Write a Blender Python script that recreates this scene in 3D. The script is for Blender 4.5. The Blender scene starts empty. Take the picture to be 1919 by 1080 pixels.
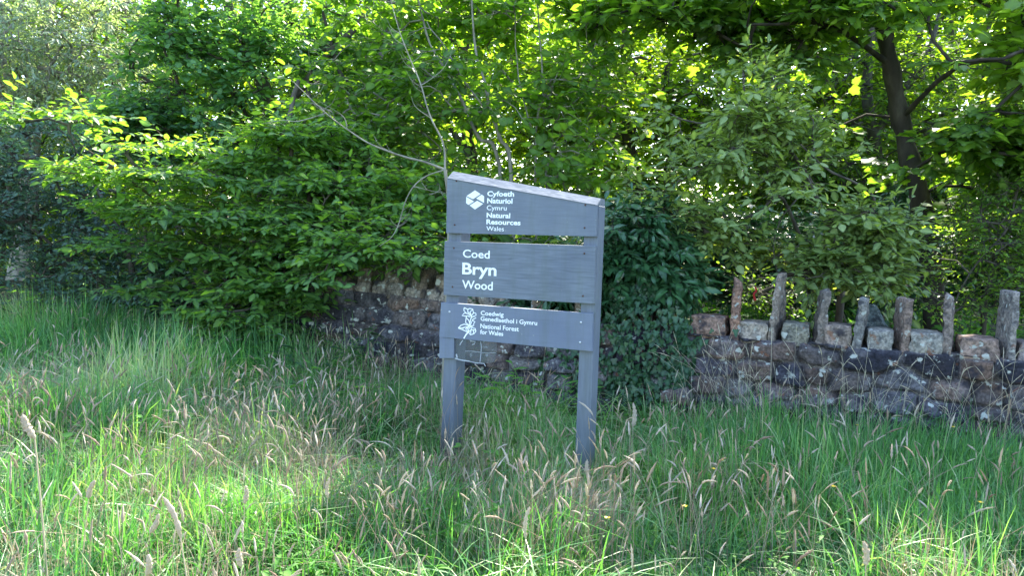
import bpy, math, random
import numpy as np
from mathutils import Matrix, Vector
sc = bpy.context.scene
C = sc.collection
R = math.radians
random.seed(7)
rng = np.random.default_rng(11)

# ------------------------------------------------------------------ camera
CH = 1.45
PITCH, ROLL, F = R(4.5), R(1.88), 1422.0      # F: focal length in pixels of the 1919 px wide photo
fw = Vector((0, math.cos(PITCH), -math.sin(PITCH)))
up0 = Vector((0, math.sin(PITCH), math.cos(PITCH)))
rt0 = Vector((1, 0, 0))
rt = rt0 * math.cos(ROLL) + up0 * math.sin(ROLL)
up = -rt0 * math.sin(ROLL) + up0 * math.cos(ROLL)
cd = bpy.data.cameras.new('camera')
cam = bpy.data.objects.new('camera', cd); C.objects.link(cam)
M = Matrix((rt, up, -fw)).transposed().to_4x4(); M.translation = (0, 0, CH)
cam.matrix_world = M
cd.sensor_width = 36; cd.lens = 36 * F / 1919; cd.clip_start = .05; cd.clip_end = 2000
sc.camera = cam

# ------------------------------------------------------------------ sky and sun
SUN_AZ, SUN_EL = R(20), R(44)                 # azimuth measured from +Y towards +X
w = bpy.data.worlds.new('World'); sc.world = w; w.use_nodes = True
nt = w.node_tree; nt.nodes.clear()
sky = nt.nodes.new('ShaderNodeTexSky'); sky.sky_type = 'NISHITA'; sky.sun_disc = False
sky.sun_elevation = SUN_EL; sky.sun_rotation = SUN_AZ
bg = nt.nodes.new('ShaderNodeBackground'); bg.inputs[1].default_value = .135
wo = nt.nodes.new('ShaderNodeOutputWorld')
nt.links.new(sky.outputs[0], bg.inputs[0]); nt.links.new(bg.outputs[0], wo.inputs[0])
sd = bpy.data.lights.new('sun', 'SUN'); sd.energy = 4.3; sd.angle = R(.55); sd.color = (1, .93, .78)
so = bpy.data.objects.new('sun', sd); C.objects.link(so)
sdir = Vector((math.sin(SUN_AZ) * math.cos(SUN_EL), math.cos(SUN_AZ) * math.cos(SUN_EL), math.sin(SUN_EL)))
so.rotation_euler = sdir.to_track_quat('Z', 'Y').to_euler(); so.location = (6, 6, 12)
vs = sc.view_settings
vs.view_transform = 'Standard'; vs.look = 'None'; vs.gamma = 1; vs.use_curve_mapping = False
vs.exposure = 2.55
sc.cycles.use_denoising = True
sc.cycles.max_bounces = 8; sc.cycles.diffuse_bounces = 4; sc.cycles.transmission_bounces = 5
sc.cycles.glossy_bounces = 2; sc.cycles.transparent_max_bounces = 8
sc.cycles.sample_clamp_indirect = 6; sc.cycles.caustics_reflective = False; sc.cycles.caustics_refractive = False

# ------------------------------------------------------------------ helpers
def ray(px, py):
    return (fw + rt * ((px - 959.5) / F) + up * ((540 - py) / F))
def at(px, py, Y):
    """point seen at this spot of the photo, Y metres in front of the camera"""
    d = ray(px, py); return Vector((0, 0, CH)) + d * (Y / d.y)
def on_plane(px, py, p0, n):
    d = ray(px, py); o = Vector((0, 0, CH))
    return o + d * ((Vector(p0) - o).dot(n) / d.dot(n))
def hsh(a, b, c):
    h = (a.astype(np.int64) * 374761393 + b.astype(np.int64) * 668265263 + c.astype(np.int64) * 2147483647) & 0xffffffff
    h = ((h ^ (h >> 13)) * 1274126177) & 0xffffffff
    return ((h ^ (h >> 16)) & 0xffffff) / float(0xffffff)
def vnoise(p):
    p = np.asarray(p, float); i = np.floor(p); f = p - i; f = f * f * (3 - 2 * f)
    r = 0
    for dx in (0, 1):
        for dy in (0, 1):
            for dz in (0, 1):
                wgt = (f[..., 0] if dx else 1 - f[..., 0]) * (f[..., 1] if dy else 1 - f[..., 1]) * (f[..., 2] if dz else 1 - f[..., 2])
                r = r + wgt * hsh(i[..., 0] + dx, i[..., 1] + dy, i[..., 2] + dz)
    return r
def fbm(p, o=3):
    p = np.asarray(p, float); r = 0; a = .5; t = 0
    for k in range(o):
        r = r + a * vnoise(p + 17.3 * k); t += a; a *= .5; p = p * 2.03
    return r / t
def nrm(v):
    return v / np.maximum(np.linalg.norm(v, axis=-1, keepdims=True), 1e-9)

def mesh_from(name, verts, faces, mat, parent=None, smooth=False, col=None):
    """faces: int array (n,3) or (n,4), or a list of such arrays"""
    me = bpy.data.meshes.new(name)
    verts = np.asarray(verts, np.float32).reshape(-1, 3)
    fl = faces if isinstance(faces, list) else [faces]
    fl = [np.asarray(f, np.int32) for f in fl if len(f)]
    loops = np.concatenate([f.ravel() for f in fl])
    tot = np.concatenate([np.full(len(f), f.shape[1], np.int32) for f in fl])
    st = np.concatenate([[0], np.cumsum(tot)[:-1]]).astype(np.int32)
    me.vertices.add(len(verts)); me.vertices.foreach_set('co', verts.ravel())
    me.loops.add(len(loops)); me.loops.foreach_set('vertex_index', loops)
    me.polygons.add(len(tot)); me.polygons.foreach_set('loop_start', st); me.polygons.foreach_set('loop_total', tot)
    if smooth: me.polygons.foreach_set('use_smooth', np.ones(len(tot), bool))
    me.update(calc_edges=True)
    if col is not None:
        a = me.color_attributes.new('tone', 'FLOAT_COLOR', 'POINT')
        c = np.ones((len(verts), 4), np.float32); c[:, :col.shape[1]] = col
        a.data.foreach_set('color', c.ravel())
    me.materials.append(mat)
    o = bpy.data.objects.new(name, me); C.objects.link(o)
    if parent is not None: o.parent = parent
    return o
def tag(o, label=None, cat=None, group=None, kind=None):
    if label: o['label'] = label
    if cat: o['category'] = cat
    if group: o['group'] = group
    if kind: o['kind'] = kind
    return o
def thing(name, loc, label, cat, group=None, rz=0):
    o = bpy.data.objects.new(name, None); C.objects.link(o); o.location = loc; o.rotation_euler = (0, 0, rz)
    o.empty_display_size = .2
    return tag(o, label, cat, group)

def tubes(P, rad, sides=5):
    """P (N,K,3), rad (N,K) -> verts, quads"""
    P = np.asarray(P, float); N, K, _ = P.shape
    T = nrm(np.gradient(P, axis=1))
    ref = np.where(np.abs(T[..., 2:3]) > .9, np.array([1., 0, 0]), np.array([0, 0, 1.]))
    ref = np.broadcast_to(ref[:, :1], ref.shape)
    A = nrm(np.cross(T, ref)); B = np.cross(T, A)
    an = np.arange(sides) * 2 * np.pi / sides
    V = P[:, :, None] + rad[..., None, None] * (A[:, :, None] * np.cos(an)[:, None] + B[:, :, None] * np.sin(an)[:, None])
    idx = np.arange(N * K * sides).reshape(N, K, sides)
    a = idx[:, :-1]; b = idx[:, 1:]
    q = np.stack([a, np.roll(a, -1, 2), np.roll(b, -1, 2), b], -1).reshape(-1, 4)
    return V.reshape(-1, 3), q
def tube_line(pts, r0, r1, sides=7, sub=6, wob=0.0):
    """smooth tube through a polyline, Catmull-Rom"""
    p = np.array([tuple(v) for v in pts], float)
    p = np.vstack([2 * p[0] - p[1], p, 2 * p[-1] - p[-2]])
    o = []
    for i in range(1, len(p) - 2):
        for t in np.arange(sub) / sub:
            a, b, c, d = p[i - 1:i + 3]
            o.append(.5 * ((2 * b) + (-a + c) * t + (2 * a - 5 * b + 4 * c - d) * t * t + (-a + 3 * b - 3 * c + d) * t ** 3))
    o.append(p[-2]); o = np.array(o)
    if wob: o[1:-1] += (np.array([fbm(o * 3 + 5 * k, 2) for k in range(3)]).T - .5)[1:-1] * wob
    r = np.linspace(r0, r1, len(o))
    return o, r
class Acc:
    def __init__(s): s.v = []; s.f3 = []; s.f4 = []; s.c = []; s.n = 0
    def add(s, v, f, col=None):
        f = np.asarray(f) + s.n
        (s.f3 if f.shape[1] == 3 else s.f4).append(f)
        s.v.append(v); s.n += len(v)
        s.c.append(np.zeros((len(v), 3)) + .5 if col is None else col)
    def line(s, pts, r0, r1, sides=7, sub=6, wob=0.):
        o, r = tube_line(pts, r0, r1, sides, sub, wob)
        v, f = tubes(o[None], r[None], sides); s.add(v, f)
    def build(s, name, mat, parent=None, smooth=True):
        fl = ([np.concatenate(s.f3)] if s.f3 else []) + ([np.concatenate(s.f4)] if s.f4 else [])
        return mesh_from(name, np.concatenate(s.v), fl, mat, parent, smooth, np.concatenate(s.c))

# ------------------------------------------------------------------ materials
def mat_new(name):
    m = bpy.data.materials.new(name); m.use_nodes = True
    n = m.node_tree; n.nodes.clear()
    return m, n, n.nodes.new('ShaderNodeOutputMaterial')
def ramp(n, stops):
    r = n.nodes.new('ShaderNodeValToRGB'); e = r.color_ramp.elements
    while len(e) < len(stops): e.new(.5)
    for k, (p, c) in enumerate(stops): e[k].position = p; e[k].color = (*c, 1)
    return r
def leaf_mat(name, cols, trans, tmix=.45, rough=.45, spec=.5, thick=1.35):
    """cols: dark..light leaf colours; trans: multiplier tint for the light passing through"""
    m, n, out = mat_new(name); L = n.links.new
    at_ = n.nodes.new('ShaderNodeAttribute'); at_.attribute_name = 'tone'
    sep = n.nodes.new('ShaderNodeSeparateColor'); L(at_.outputs['Color'], sep.inputs[0])
    rp = ramp(n, [(i / (len(cols) - 1), c) for i, c in enumerate(cols)]); L(sep.outputs[0], rp.inputs[0])
    # midrib: a little paler where the second channel is high
    mx = n.nodes.new('ShaderNodeMix'); mx.data_type = 'RGBA'; mx.blend_type = 'MIX'
    ml = n.nodes.new('ShaderNodeMath'); ml.operation = 'MULTIPLY'; ml.inputs[1].default_value = .35
    L(sep.outputs[1], ml.inputs[0]); L(ml.outputs[0], mx.inputs['Factor'])
    L(rp.outputs[0], mx.inputs['A']); mx.inputs['B'].default_value = (*[min(1, c * 2.0) for c in cols[-1]], 1)
    p = n.nodes.new('ShaderNodeBsdfPrincipled'); p.inputs['Roughness'].default_value = rough
    p.inputs['Specular IOR Level'].default_value = spec
    L(mx.outputs['Result'], p.inputs['Base Color'])
    t = n.nodes.new('ShaderNodeBsdfTranslucent')
    mt = n.nodes.new('ShaderNodeMix'); mt.data_type = 'RGBA'; mt.blend_type = 'MULTIPLY'; mt.inputs['Factor'].default_value = 1
    L(mx.outputs['Result'], mt.inputs['A']); mt.inputs['B'].default_value = (*trans, 1)
    mt.clamp_result = False
    L(mt.outputs['Result'], t.inputs[0])
    ms = n.nodes.new('ShaderNodeMixShader'); ms.inputs[0].default_value = tmix
    L(p.outputs[0], ms.inputs[1]); L(t.outputs[0], ms.inputs[2]); L(ms.outputs[0], out.inputs[0])
    return m
def noisy(name, stops, scale=8, detail=6, rough=.8, bump=.3, bdist=.01, stretch=(1, 1, 1), spec=.3, vcol=0.0, coord='Object'):
    m, n, out = mat_new(name); L = n.links.new
    tc = n.nodes.new('ShaderNodeTexCoord'); mp = n.nodes.new('ShaderNodeMapping'); mp.inputs['Scale'].default_value = stretch
    L(tc.outputs[coord], mp.inputs[0])
    nz = n.nodes.new('ShaderNodeTexNoise'); nz.inputs['Scale'].default_value = scale; nz.inputs['Detail'].default_value = detail
    L(mp.outputs[0], nz.inputs['Vector'])
    rp = ramp(n, stops); L(nz.outputs[0], rp.inputs[0])
    p = n.nodes.new('ShaderNodeBsdfPrincipled'); p.inputs['Roughness'].default_value = rough; p.inputs['Specular IOR Level'].default_value = spec
    src = rp.outputs[0]
    if vcol:
        a = n.nodes.new('ShaderNodeAttribute'); a.attribute_name = 'tone'
        mx = n.nodes.new('ShaderNodeMix'); mx.data_type = 'RGBA'; mx.blend_type = 'MIX'; mx.inputs['Factor'].default_value = vcol
        L(src, mx.inputs['A']); L(a.outputs['Color'], mx.inputs['B']); src = mx.outputs['Result']
    L(src, p.inputs['Base Color'])
    b = n.nodes.new('ShaderNodeBump'); b.inputs['Strength'].default_value = bump; b.inputs['Distance'].default_value = bdist
    L(nz.outputs[0], b.inputs['Height']); L(b.outputs[0], p.inputs['Normal'])
    L(p.outputs[0], out.inputs[0])
    return m
def plain(name, col, rough=.6, spec=.4, metal=0):
    m, n, out = mat_new(name)
    p = n.nodes.new('ShaderNodeBsdfPrincipled'); p.inputs['Base Color'].default_value = (*col, 1)
    p.inputs['Roughness'].default_value = rough; p.inputs['Specular IOR Level'].default_value = spec; p.inputs['Metallic'].default_value = metal
    n.links.new(p.outputs[0], out.inputs[0]); return m

def stone_mat(name, vcol=.75):
    """stone: its own colour, with pale lichen blotches and dark grime"""
    m, n, out = mat_new(name); L = n.links.new
    tc = n.nodes.new('ShaderNodeTexCoord'); V = tc.outputs['Object']
    def noise(s, d=6, r=.6):
        z = n.nodes.new('ShaderNodeTexNoise'); z.inputs['Scale'].default_value = s; z.inputs['Detail'].default_value = d
        z.inputs['Roughness'].default_value = r; L(V, z.inputs['Vector']); return z.outputs[0]
    def mix(f, a, b, mode='MIX'):
        x = n.nodes.new('ShaderNodeMix'); x.data_type = 'RGBA'; x.blend_type = mode
        if isinstance(f, float): x.inputs['Factor'].default_value = f
        else: L(f, x.inputs['Factor'])
        for s, v in (('A', a), ('B', b)):
            if isinstance(v, tuple): x.inputs[s].default_value = (*v, 1)
            else: L(v, x.inputs[s])
        return x.outputs['Result']
    a = n.nodes.new('ShaderNodeAttribute'); a.attribute_name = 'tone'
    n1 = noise(14); n2 = noise(55, 8); n3 = noise(7, 3)
    r1 = ramp(n, [(.3, (.45, .45, .5)), (.5, (1, .95, .92)), (.72, (1.45, 1.3, 1.2))]); L(n1, r1.inputs[0])
    c = mix(1.0, a.outputs['Color'], r1.outputs[0], 'MULTIPLY')
    r2 = ramp(n, [(.4, (.5, .5, .5)), (.6, (1.3, 1.3, 1.3))]); L(n2, r2.inputs[0])
    c = mix(.8, c, r2.outputs[0], 'MULTIPLY')
    rl = ramp(n, [(.61, (0, 0, 0)), (.66, (.9, .9, .9))]); L(noise(20, 4, .55), rl.inputs[0])
    c = mix(rl.outputs[0], c, (.40, .42, .38))
    rr = ramp(n, [(.63, (0, 0, 0)), (.68, (.6, .6, .6))]); L(noise(11.3, 5, .6), rr.inputs[0])
    c = mix(rr.outputs[0], c, (.22, .085, .04))
    rd = ramp(n, [(.33, (.8, .8, .8)), (.44, (0, 0, 0))]); L(n3, rd.inputs[0])
    c = mix(rd.outputs[0], c, (.03, .03, .04))
    # round crusty lichen spots
    vo = n.nodes.new('ShaderNodeTexVoronoi'); vo.inputs['Scale'].default_value = 8; vo.inputs['Randomness'].default_value = 1; wv = n.nodes.new('ShaderNodeVectorMath'); wv.operation = 'MULTIPLY_ADD'; wn = n.nodes.new('ShaderNodeTexNoise'); wn.inputs['Scale'].default_value = 22; L(V, wn.inputs['Vector']); L(wn.outputs['Color'], wv.inputs[0]); wv.inputs[1].default_value = (.07, .07, .07); L(V, wv.inputs[2]); L(wv.outputs[0], vo.inputs['Vector'])
    rv = ramp(n, [(.13, (.9, .9, .9)), (.18, (0, 0, 0))]); L(vo.outputs['Distance'], rv.inputs[0])
    c = mix(rv.outputs[0], c, (.5, .52, .48))
    p = n.nodes.new('ShaderNodeBsdfPrincipled'); p.inputs['Roughness'].default_value = .9; p.inputs['Specular IOR Level'].default_value = .2
    L(c, p.inputs['Base Color'])
    b = n.nodes.new('ShaderNodeBump'); b.inputs['Strength'].default_value = .8; b.inputs['Distance'].default_value = .012
    ad = n.nodes.new('ShaderNodeMath'); ad.operation = 'ADD'; L(n1, ad.inputs[0]); L(n2, ad.inputs[1])
    L(ad.outputs[0], b.inputs['Height']); L(b.outputs[0], p.inputs['Normal']); L(p.outputs[0], out.inputs[0])
    return m

def paint_mat(name, base, weather=.5, grain=(2.2, 30, 30), stain=False):
    """faded grey paint over timber grain"""
    m, n, out = mat_new(name); L = n.links.new
    tc = n.nodes.new('ShaderNodeTexCoord'); mp = n.nodes.new('ShaderNodeMapping'); mp.inputs['Scale'].default_value = grain
    L(tc.outputs['Object'], mp.inputs[0])
    nz = n.nodes.new('ShaderNodeTexNoise'); nz.inputs['Scale'].default_value = 3; nz.inputs['Detail'].default_value = 8; nz.inputs['Distortion'].default_value = .6
    L(mp.outputs[0], nz.inputs['Vector'])
    n2 = n.nodes.new('ShaderNodeTexNoise'); n2.inputs['Scale'].default_value = 5; n2.inputs['Detail'].default_value = 5; L(tc.outputs['Object'], n2.inputs['Vector'])
    r1 = ramp(n, [(.25, tuple(c * (1 - .35 * weather) for c in base)), (.5, base), (.8, tuple(c * (1 + .35 * weather) for c in base))]); L(nz.outputs[0], r1.inputs[0])
    r2 = ramp(n, [(.3, (.86, .86, .9)), (.7, (1.12, 1.1, 1.05))]); L(n2.outputs[0], r2.inputs[0])
    x = n.nodes.new('ShaderNodeMix'); x.data_type = 'RGBA'; x.blend_type = 'MULTIPLY'; x.inputs['Factor'].default_value = 1
    L(r1.outputs[0], x.inputs['A']); L(r2.outputs[0], x.inputs['B'])
    # small dark knots and cracks
    mk = n.nodes.new('ShaderNodeMapping'); mk.inputs['Scale'].default_value = (6, 1, 55) ; L(tc.outputs['Object'], mk.inputs[0])
    nk = n.nodes.new('ShaderNodeTexNoise'); nk.inputs['Scale'].default_value = 1.3; nk.inputs['Detail'].default_value = 3; L(mk.outputs[0], nk.inputs['Vector'])
    rk = ramp(n, [(.70, (0, 0, 0)), (.76, (.7 * weather, .7 * weather, .7 * weather))]); L(nk.outputs[0], rk.inputs[0])
    y = n.nodes.new('ShaderNodeMix'); y.data_type = 'RGBA'; L(rk.outputs[0], y.inputs['Factor']); L(x.outputs['Result'], y.inputs['A'])
    y.inputs['B'].default_value = (*[c * .35 for c in base], 1)
    ng = n.nodes.new('ShaderNodeTexNoise'); ng.inputs['Scale'].default_value = 2.2; ng.inputs['Detail'].default_value = 9; ng.inputs['Roughness'].default_value = .7
    mg = n.nodes.new('ShaderNodeMapping'); mg.inputs['Scale'].default_value = (6, 1, .7); L(tc.outputs['Object'], mg.inputs[0]); L(mg.outputs[0], ng.inputs['Vector'])
    rg_ = ramp(n, [(.48, (0, 0, 0)), (.70, (.45, .45, .45))]); L(ng.outputs[0], rg_.inputs[0])
    yg = n.nodes.new('ShaderNodeMix'); yg.data_type = 'RGBA'; L(rg_.outputs[0], yg.inputs['Factor']); L(y.outputs['Result'], yg.inputs['A']); yg.inputs['B'].default_value = (.10, .125, .11, 1)
    nc = n.nodes.new('ShaderNodeTexNoise'); nc.inputs['Scale'].default_value = 38; nc.inputs['Detail'].default_value = 5; L(tc.outputs['Object'], nc.inputs['Vector'])
    rc = ramp(n, [(.70, (0, 0, 0)), (.73, (.8, .8, .8))]); L(nc.outputs[0], rc.inputs[0])
    yc = n.nodes.new('ShaderNodeMix'); yc.data_type = 'RGBA'; L(rc.outputs[0], yc.inputs['Factor']); L(yg.outputs['Result'], yc.inputs['A']); yc.inputs['B'].default_value = (.30, .31, .31, 1)
    y = yc
    if stain:
        sz = n.nodes.new('ShaderNodeSeparateXYZ'); L(tc.outputs['Object'], sz.inputs[0])
        ma = n.nodes.new('ShaderNodeMath'); ma.operation = 'MULTIPLY_ADD'; ma.inputs[1].default_value = .45; L(ng.outputs[0], ma.inputs[0]); L(sz.outputs['Z'], ma.inputs[2])
        rs = ramp(n, [(.30, (.75, .75, .75)), (.52, (0, 0, 0))]); L(ma.outputs[0], rs.inputs[0])
        ys = n.nodes.new('ShaderNodeMix'); ys.data_type = 'RGBA'; L(rs.outputs[0], ys.inputs['Factor']); L(y.outputs['Result'], ys.inputs['A']); ys.inputs['B'].default_value = (.085, .085, .06, 1)
        y = ys
    p = n.nodes.new('ShaderNodeBsdfPrincipled'); p.inputs['Roughness'].default_value = .62; p.inputs['Specular IOR Level'].default_value = .4
    L(y.outputs['Result'], p.inputs['Base Color'])
    b = n.nodes.new('ShaderNodeBump'); b.inputs['Strength'].default_value = .5; b.inputs['Distance'].default_value = .0015
    L(nz.outputs[0], b.inputs['Height']); L(b.outputs[0], p.inputs['Normal']); L(p.outputs[0], out.inputs[0])
    return m

MAT = {}
MAT['bark'] = noisy('bark', [(.3, (.035, .03, .025)), (.6, (.11, .095, .075)), (.8, (.2, .19, .16))], 9, 8, .9, .8, .02, (1, 1, .35))
MAT['bark_dark'] = noisy('dark_bark', [(.3, (.018, .015, .012)), (.6, (.055, .045, .035)), (.8, (.11, .10, .08))], 9, 8, .9, .9, .025, (1, 1, .35))
MAT['bark_pale'] = noisy('pale_bark', [(.3, (.13, .115, .09)), (.55, (.27, .25, .20)), (.8, (.4, .38, .33))], 12, 8, .85, .5, .006, (1, 1, .5))
MAT['soil'] = noisy('soil', [(.3, (.02, .022, .012)), (.55, (.035, .05, .02)), (.8, (.07, .07, .035))], 6, 8, .95, .6, .03)
MAT['stone'] = stone_mat('lichen_stone')
G = (.62, 1, .50)
YT = (2.8, 2.6, .6)   # light through a leaf is far yellower and stronger than its reflected colour
MAT['hornbeam'] = leaf_mat('hornbeam_leaf', [(.035, .10, .04), (.075, .185, .05), (.16, .28, .06)], (2.8, 2.5, .6), .45, .5)
MAT['blackthorn'] = leaf_mat('hazed_blackthorn_leaf', [(.04, .08, .085), (.065, .13, .115), (.12, .20, .14)], (1.8, 2.0, .8), .35, .5)  # shifted bluer and lighter to put the hazy left-hand light into the colour
MAT['hazel'] = leaf_mat('hazel_leaf', [(.04, .10, .025), (.075, .165, .035), (.14, .24, .055)], YT, .5, .5)
MAT['sallow'] = leaf_mat('sallow_leaf', [(.08, .14, .05), (.14, .215, .07), (.25, .32, .13)], (2.3, 2.2, .6), .38, .45)
MAT['maple'] = leaf_mat('maple_leaf', [(.035, .09, .06), (.065, .165, .085), (.13, .25, .10)], (2.8, 2.6, .6), .45, .45)
MAT['sycamore'] = leaf_mat('sycamore_leaf', [(.045, .11, .028), (.09, .18, .035), (.17, .27, .06)], YT, .5, .3, .7)
MAT['laurel'] = leaf_mat('laurel_leaf', [(.016, .055, .022), (.028, .09, .034), (.055, .14, .05)], (1.2, 1.5, .5), .15, .28, .7)
MAT['ivy'] = leaf_mat('ivy_leaf', [(.012, .042, .018), (.022, .07, .028), (.042, .105, .042)], (1.2, 1.5, .5), .12, .38, .45)
MAT['willow'] = leaf_mat('willow_leaf', [(.13, .19, .13), (.22, .29, .20), (.34, .41, .30)], (1.6, 1.7, .7), .4, .5)
MAT['wood_leaf'] = leaf_mat('woodland_leaf', [(.04, .10, .025), (.075, .16, .032), (.14, .22, .045)], (2.9, 2.6, .35), .5, .65, .2)
MAT['grass'] = leaf_mat('grass_blade', [(.05, .165, .055), (.105, .28, .085), (.20, .385, .13), (.40, .45, .26)], (1.7, 1.8, .6), .35, .42, .5)
MAT['dry'] = leaf_mat('dry_grass', [(.28, .22, .14), (.42, .36, .26), (.56, .50, .40)], (1.1, 1.0, .8), .3, .7, .2)
MAT['seed'] = leaf_mat('seed_head', [(.32, .23, .17), (.46, .39, .30), (.60, .55, .47)], (1.1, 1.0, .85), .35, .8, .2)
MAT['herb'] = leaf_mat('herb_leaf', [(.035, .11, .025), (.065, .18, .035), (.11, .25, .05)], (2.0, 2.0, .6), .4, .6, .25)

# ------------------------------------------------------------------ ground
def gz(x, y):
    x = np.asarray(x, float); y = np.asarray(y, float)
    return .03 * np.sin(x * 1.1 + .4) * np.cos(y * .9) + .02 * np.sin(2.3 * x + y * 1.7) + .05 * np.clip((y - 8) / 6, 0, 1)
def grid_ground():
    xs = np.concatenate([np.linspace(-400, -14, 14)[:-1], np.linspace(-14, 14, 113), np.linspace(14, 400, 14)[1:]])
    ys = np.concatenate([np.linspace(-400, -2, 12)[:-1], np.linspace(-2, 24, 105), np.linspace(24, 600, 16)[1:]])
    X, Y = np.meshgrid(xs, ys); Z = gz(X, Y)
    n0, n1 = X.shape; I = np.arange(n0 * n1).reshape(n0, n1)
    q = np.stack([I[:-1, :-1], I[:-1, 1:], I[1:, 1:], I[1:, :-1]], -1).reshape(-1, 4)
    o = mesh_from('ground', np.stack([X, Y, Z], -1).reshape(-1, 3), q, MAT['soil'], smooth=True)
    tag(o, kind='structure')
grid_ground()

# ------------------------------------------------------------------ the sign
TH = R(21.7)
SD = Vector((math.cos(TH), -math.sin(TH), 0))         # along the boards
SN = Vector((-math.sin(TH), -math.cos(TH), 0))        # out of the front
P0 = on_plane(833, 450, (0, 4.45, 0), Vector((0, 1, 0))); P0.z = 0   # front face of boards, left end
S0 = P0.copy(); S0.z = float(gz(P0.x, P0.y)) - .0
BT = .028                                             # board thickness
def sloc(px, py):
    """photo spot -> (u, z) on the front face of the boards"""
    p = on_plane(px, py, P0, SN); d = p - P0
    return d.dot(SD), p.z
sign = thing('sign', (0, 0, 0), 'grey painted timber welcome sign of three boards on two posts in the long grass', 'sign')
sign.matrix_world = Matrix.Translation((P0.x, P0.y, 0)) @ Matrix.Rotation(-TH, 4, 'Z')
# local frame of the sign: x along, y away from the viewer, z up
bpy.context.view_layer.update()
GREY = (.152, .178, .228)
MAT['paint'] = paint_mat('grey_paint', GREY, .35)
MAT['paint_worn'] = paint_mat('weathered_grey_paint', (.143, .168, .215), .75)
MAT['paint_plate'] = paint_mat('smooth_blue_grey_paint', (.155, .185, .255), .12)
MAT['paint_post'] = paint_mat('post_paint', (.14, .165, .21), .5, (30, 30, 2.2), True)
MAT['cap'] = noisy('bare_weathered_timber', [(.3, (.12, .135, .155)), (.55, (.20, .215, .24)), (.75, (.30, .31, .335))], 5, 8, 1, .4, .002, (3, 20, 20), 0)
MAT['white'] = plain('white_vinyl', (.88, .90, .92), .5)
MAT['screw_dark'] = plain('rusty_screw', (.10, .055, .045), .6, .4, .3)
MAT['screw_pale'] = plain('zinc_screw', (.6, .62, .66), .35, .5, .6)

def prism(poly, y0, y1, name, mat, parent, bev=.002):
    """polygon in local x,z extruded y0..y1, edges softened"""
    me = bpy.data.meshes.new(name); n = len(poly)
    vs_ = [(x, y0, z) for x, z in poly] + [(x, y1, z) for x, z in poly]
    fs = [tuple(range(n)), tuple(range(2 * n - 1, n - 1, -1))] + [(i, i + n, (i + 1) % n + n, (i + 1) % n) for i in range(n)]
    import bmesh
    bm = bmesh.new(); bv = [bm.verts.new(v) for v in vs_]
    for f in fs: bm.faces.new([bv[i] for i in f])
    bmesh.ops.recalc_face_normals(bm, faces=bm.faces)
    if bev: bmesh.ops.bevel(bm, geom=list(bm.edges), offset=bev, segments=2, affect='EDGES', profile=.6)
    bm.to_mesh(me); bm.free(); me.materials.append(mat)
    o = bpy.data.objects.new(name, me); C.objects.link(o); o.parent = parent
    return o
def board(corners, mat, label=None, thick=BT, y=0.0):
    o = prism([sloc(*c) for c in corners], y, y + thick, 'board', mat, sign)
    if label: o['label'] = label
    return o
top_board = board([(836, 437), (1117, 443.5), (1119, 385), (838, 335)], MAT['paint'], 'top board with sloping upper edge, forest body name and white hexagon emblem')
mid_board = board([(831, 553), (1113, 570), (1116, 461), (833, 452)], MAT['paint_worn'], 'middle board with the wood name in large white letters')
low_board = board([(823.5, 632), (1109.5, 659), (1111.5, 588), (827, 567)], MAT['paint_plate'], 'smooth lower board with white plant emblem', y=-.004)
# posts
def lz(px, py): return sloc(px, py)
PD = .125
uL = lz(838, 445)[0]; uLr = lz(860.5, 445)[0] + .004
uRl = lz(1091, 450)[0]; uRr = lz(1118, 450)[0]
ztl = sloc(838, 335)[1]; ztr = sloc(1119, 385)[1]
def ztop(u):
    a = sloc(838, 335); b = sloc(1119, 385)
    return a[1] + (b[1] - a[1]) * (u - a[0]) / (b[0] - a[0])
ft = sloc(821.5, 850)     # the left post stands slightly out of plumb
spl = (ft[0] - uL) / (1.25 - ft[1]) * 1.4
for (a, b, sh) in ((uL, uLr, spl), (uRl, uRr, 0)):
    o = prism([(a + sh, -.15), (b + sh, -.15), (b, ztop(b) - .001), (a, ztop(a) - .001)], BT + .0005, BT + PD, 'post', MAT['paint_post'], sign, .003)
# sloping timber cap lying over the top board and both posts, its top face tipped to the front
a = sloc(838, 335); b = sloc(1119.5, 386); c = sloc(1119.5, 371); d = sloc(838, 319)
def cap():
    import bmesh
    bm = bmesh.new(); t = .004
    rise_l, rise_r = d[1] - a[1], c[1] - b[1]
    y1 = .07
    ring = []
    for (u, z, r) in ((a[0] + .001, a[1], rise_l), (b[0], b[1], rise_r)):
        ring.append([bm.verts.new((u, yy, zz)) for yy, zz in ((-.004, z - .0), (-.004, z + t), (y1, z + r * 1.0), (BT + PD, z + r * 1.0), (BT + PD, z))])
    n = 5
    for i in range(n): bm.faces.new([ring[0][i], ring[0][(i + 1) % n], ring[1][(i + 1) % n], ring[1][i]])
    bm.faces.new(ring[0]); bm.faces.new(ring[1][::-1])
    bmesh.ops.recalc_face_normals(bm, faces=bm.faces)
    bmesh.ops.bevel(bm, geom=list(bm.edges), offset=.002, segments=2, affect='EDGES')
    me = bpy.data.meshes.new('top_cap'); bm.to_mesh(me); bm.free(); me.materials.append(MAT['cap'])
    o = bpy.data.objects.new('top_cap', me); C.objects.link(o); o.parent = sign
    o['label'] = 'pale weathered bare timber cap along the sloping top'
cap()
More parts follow.
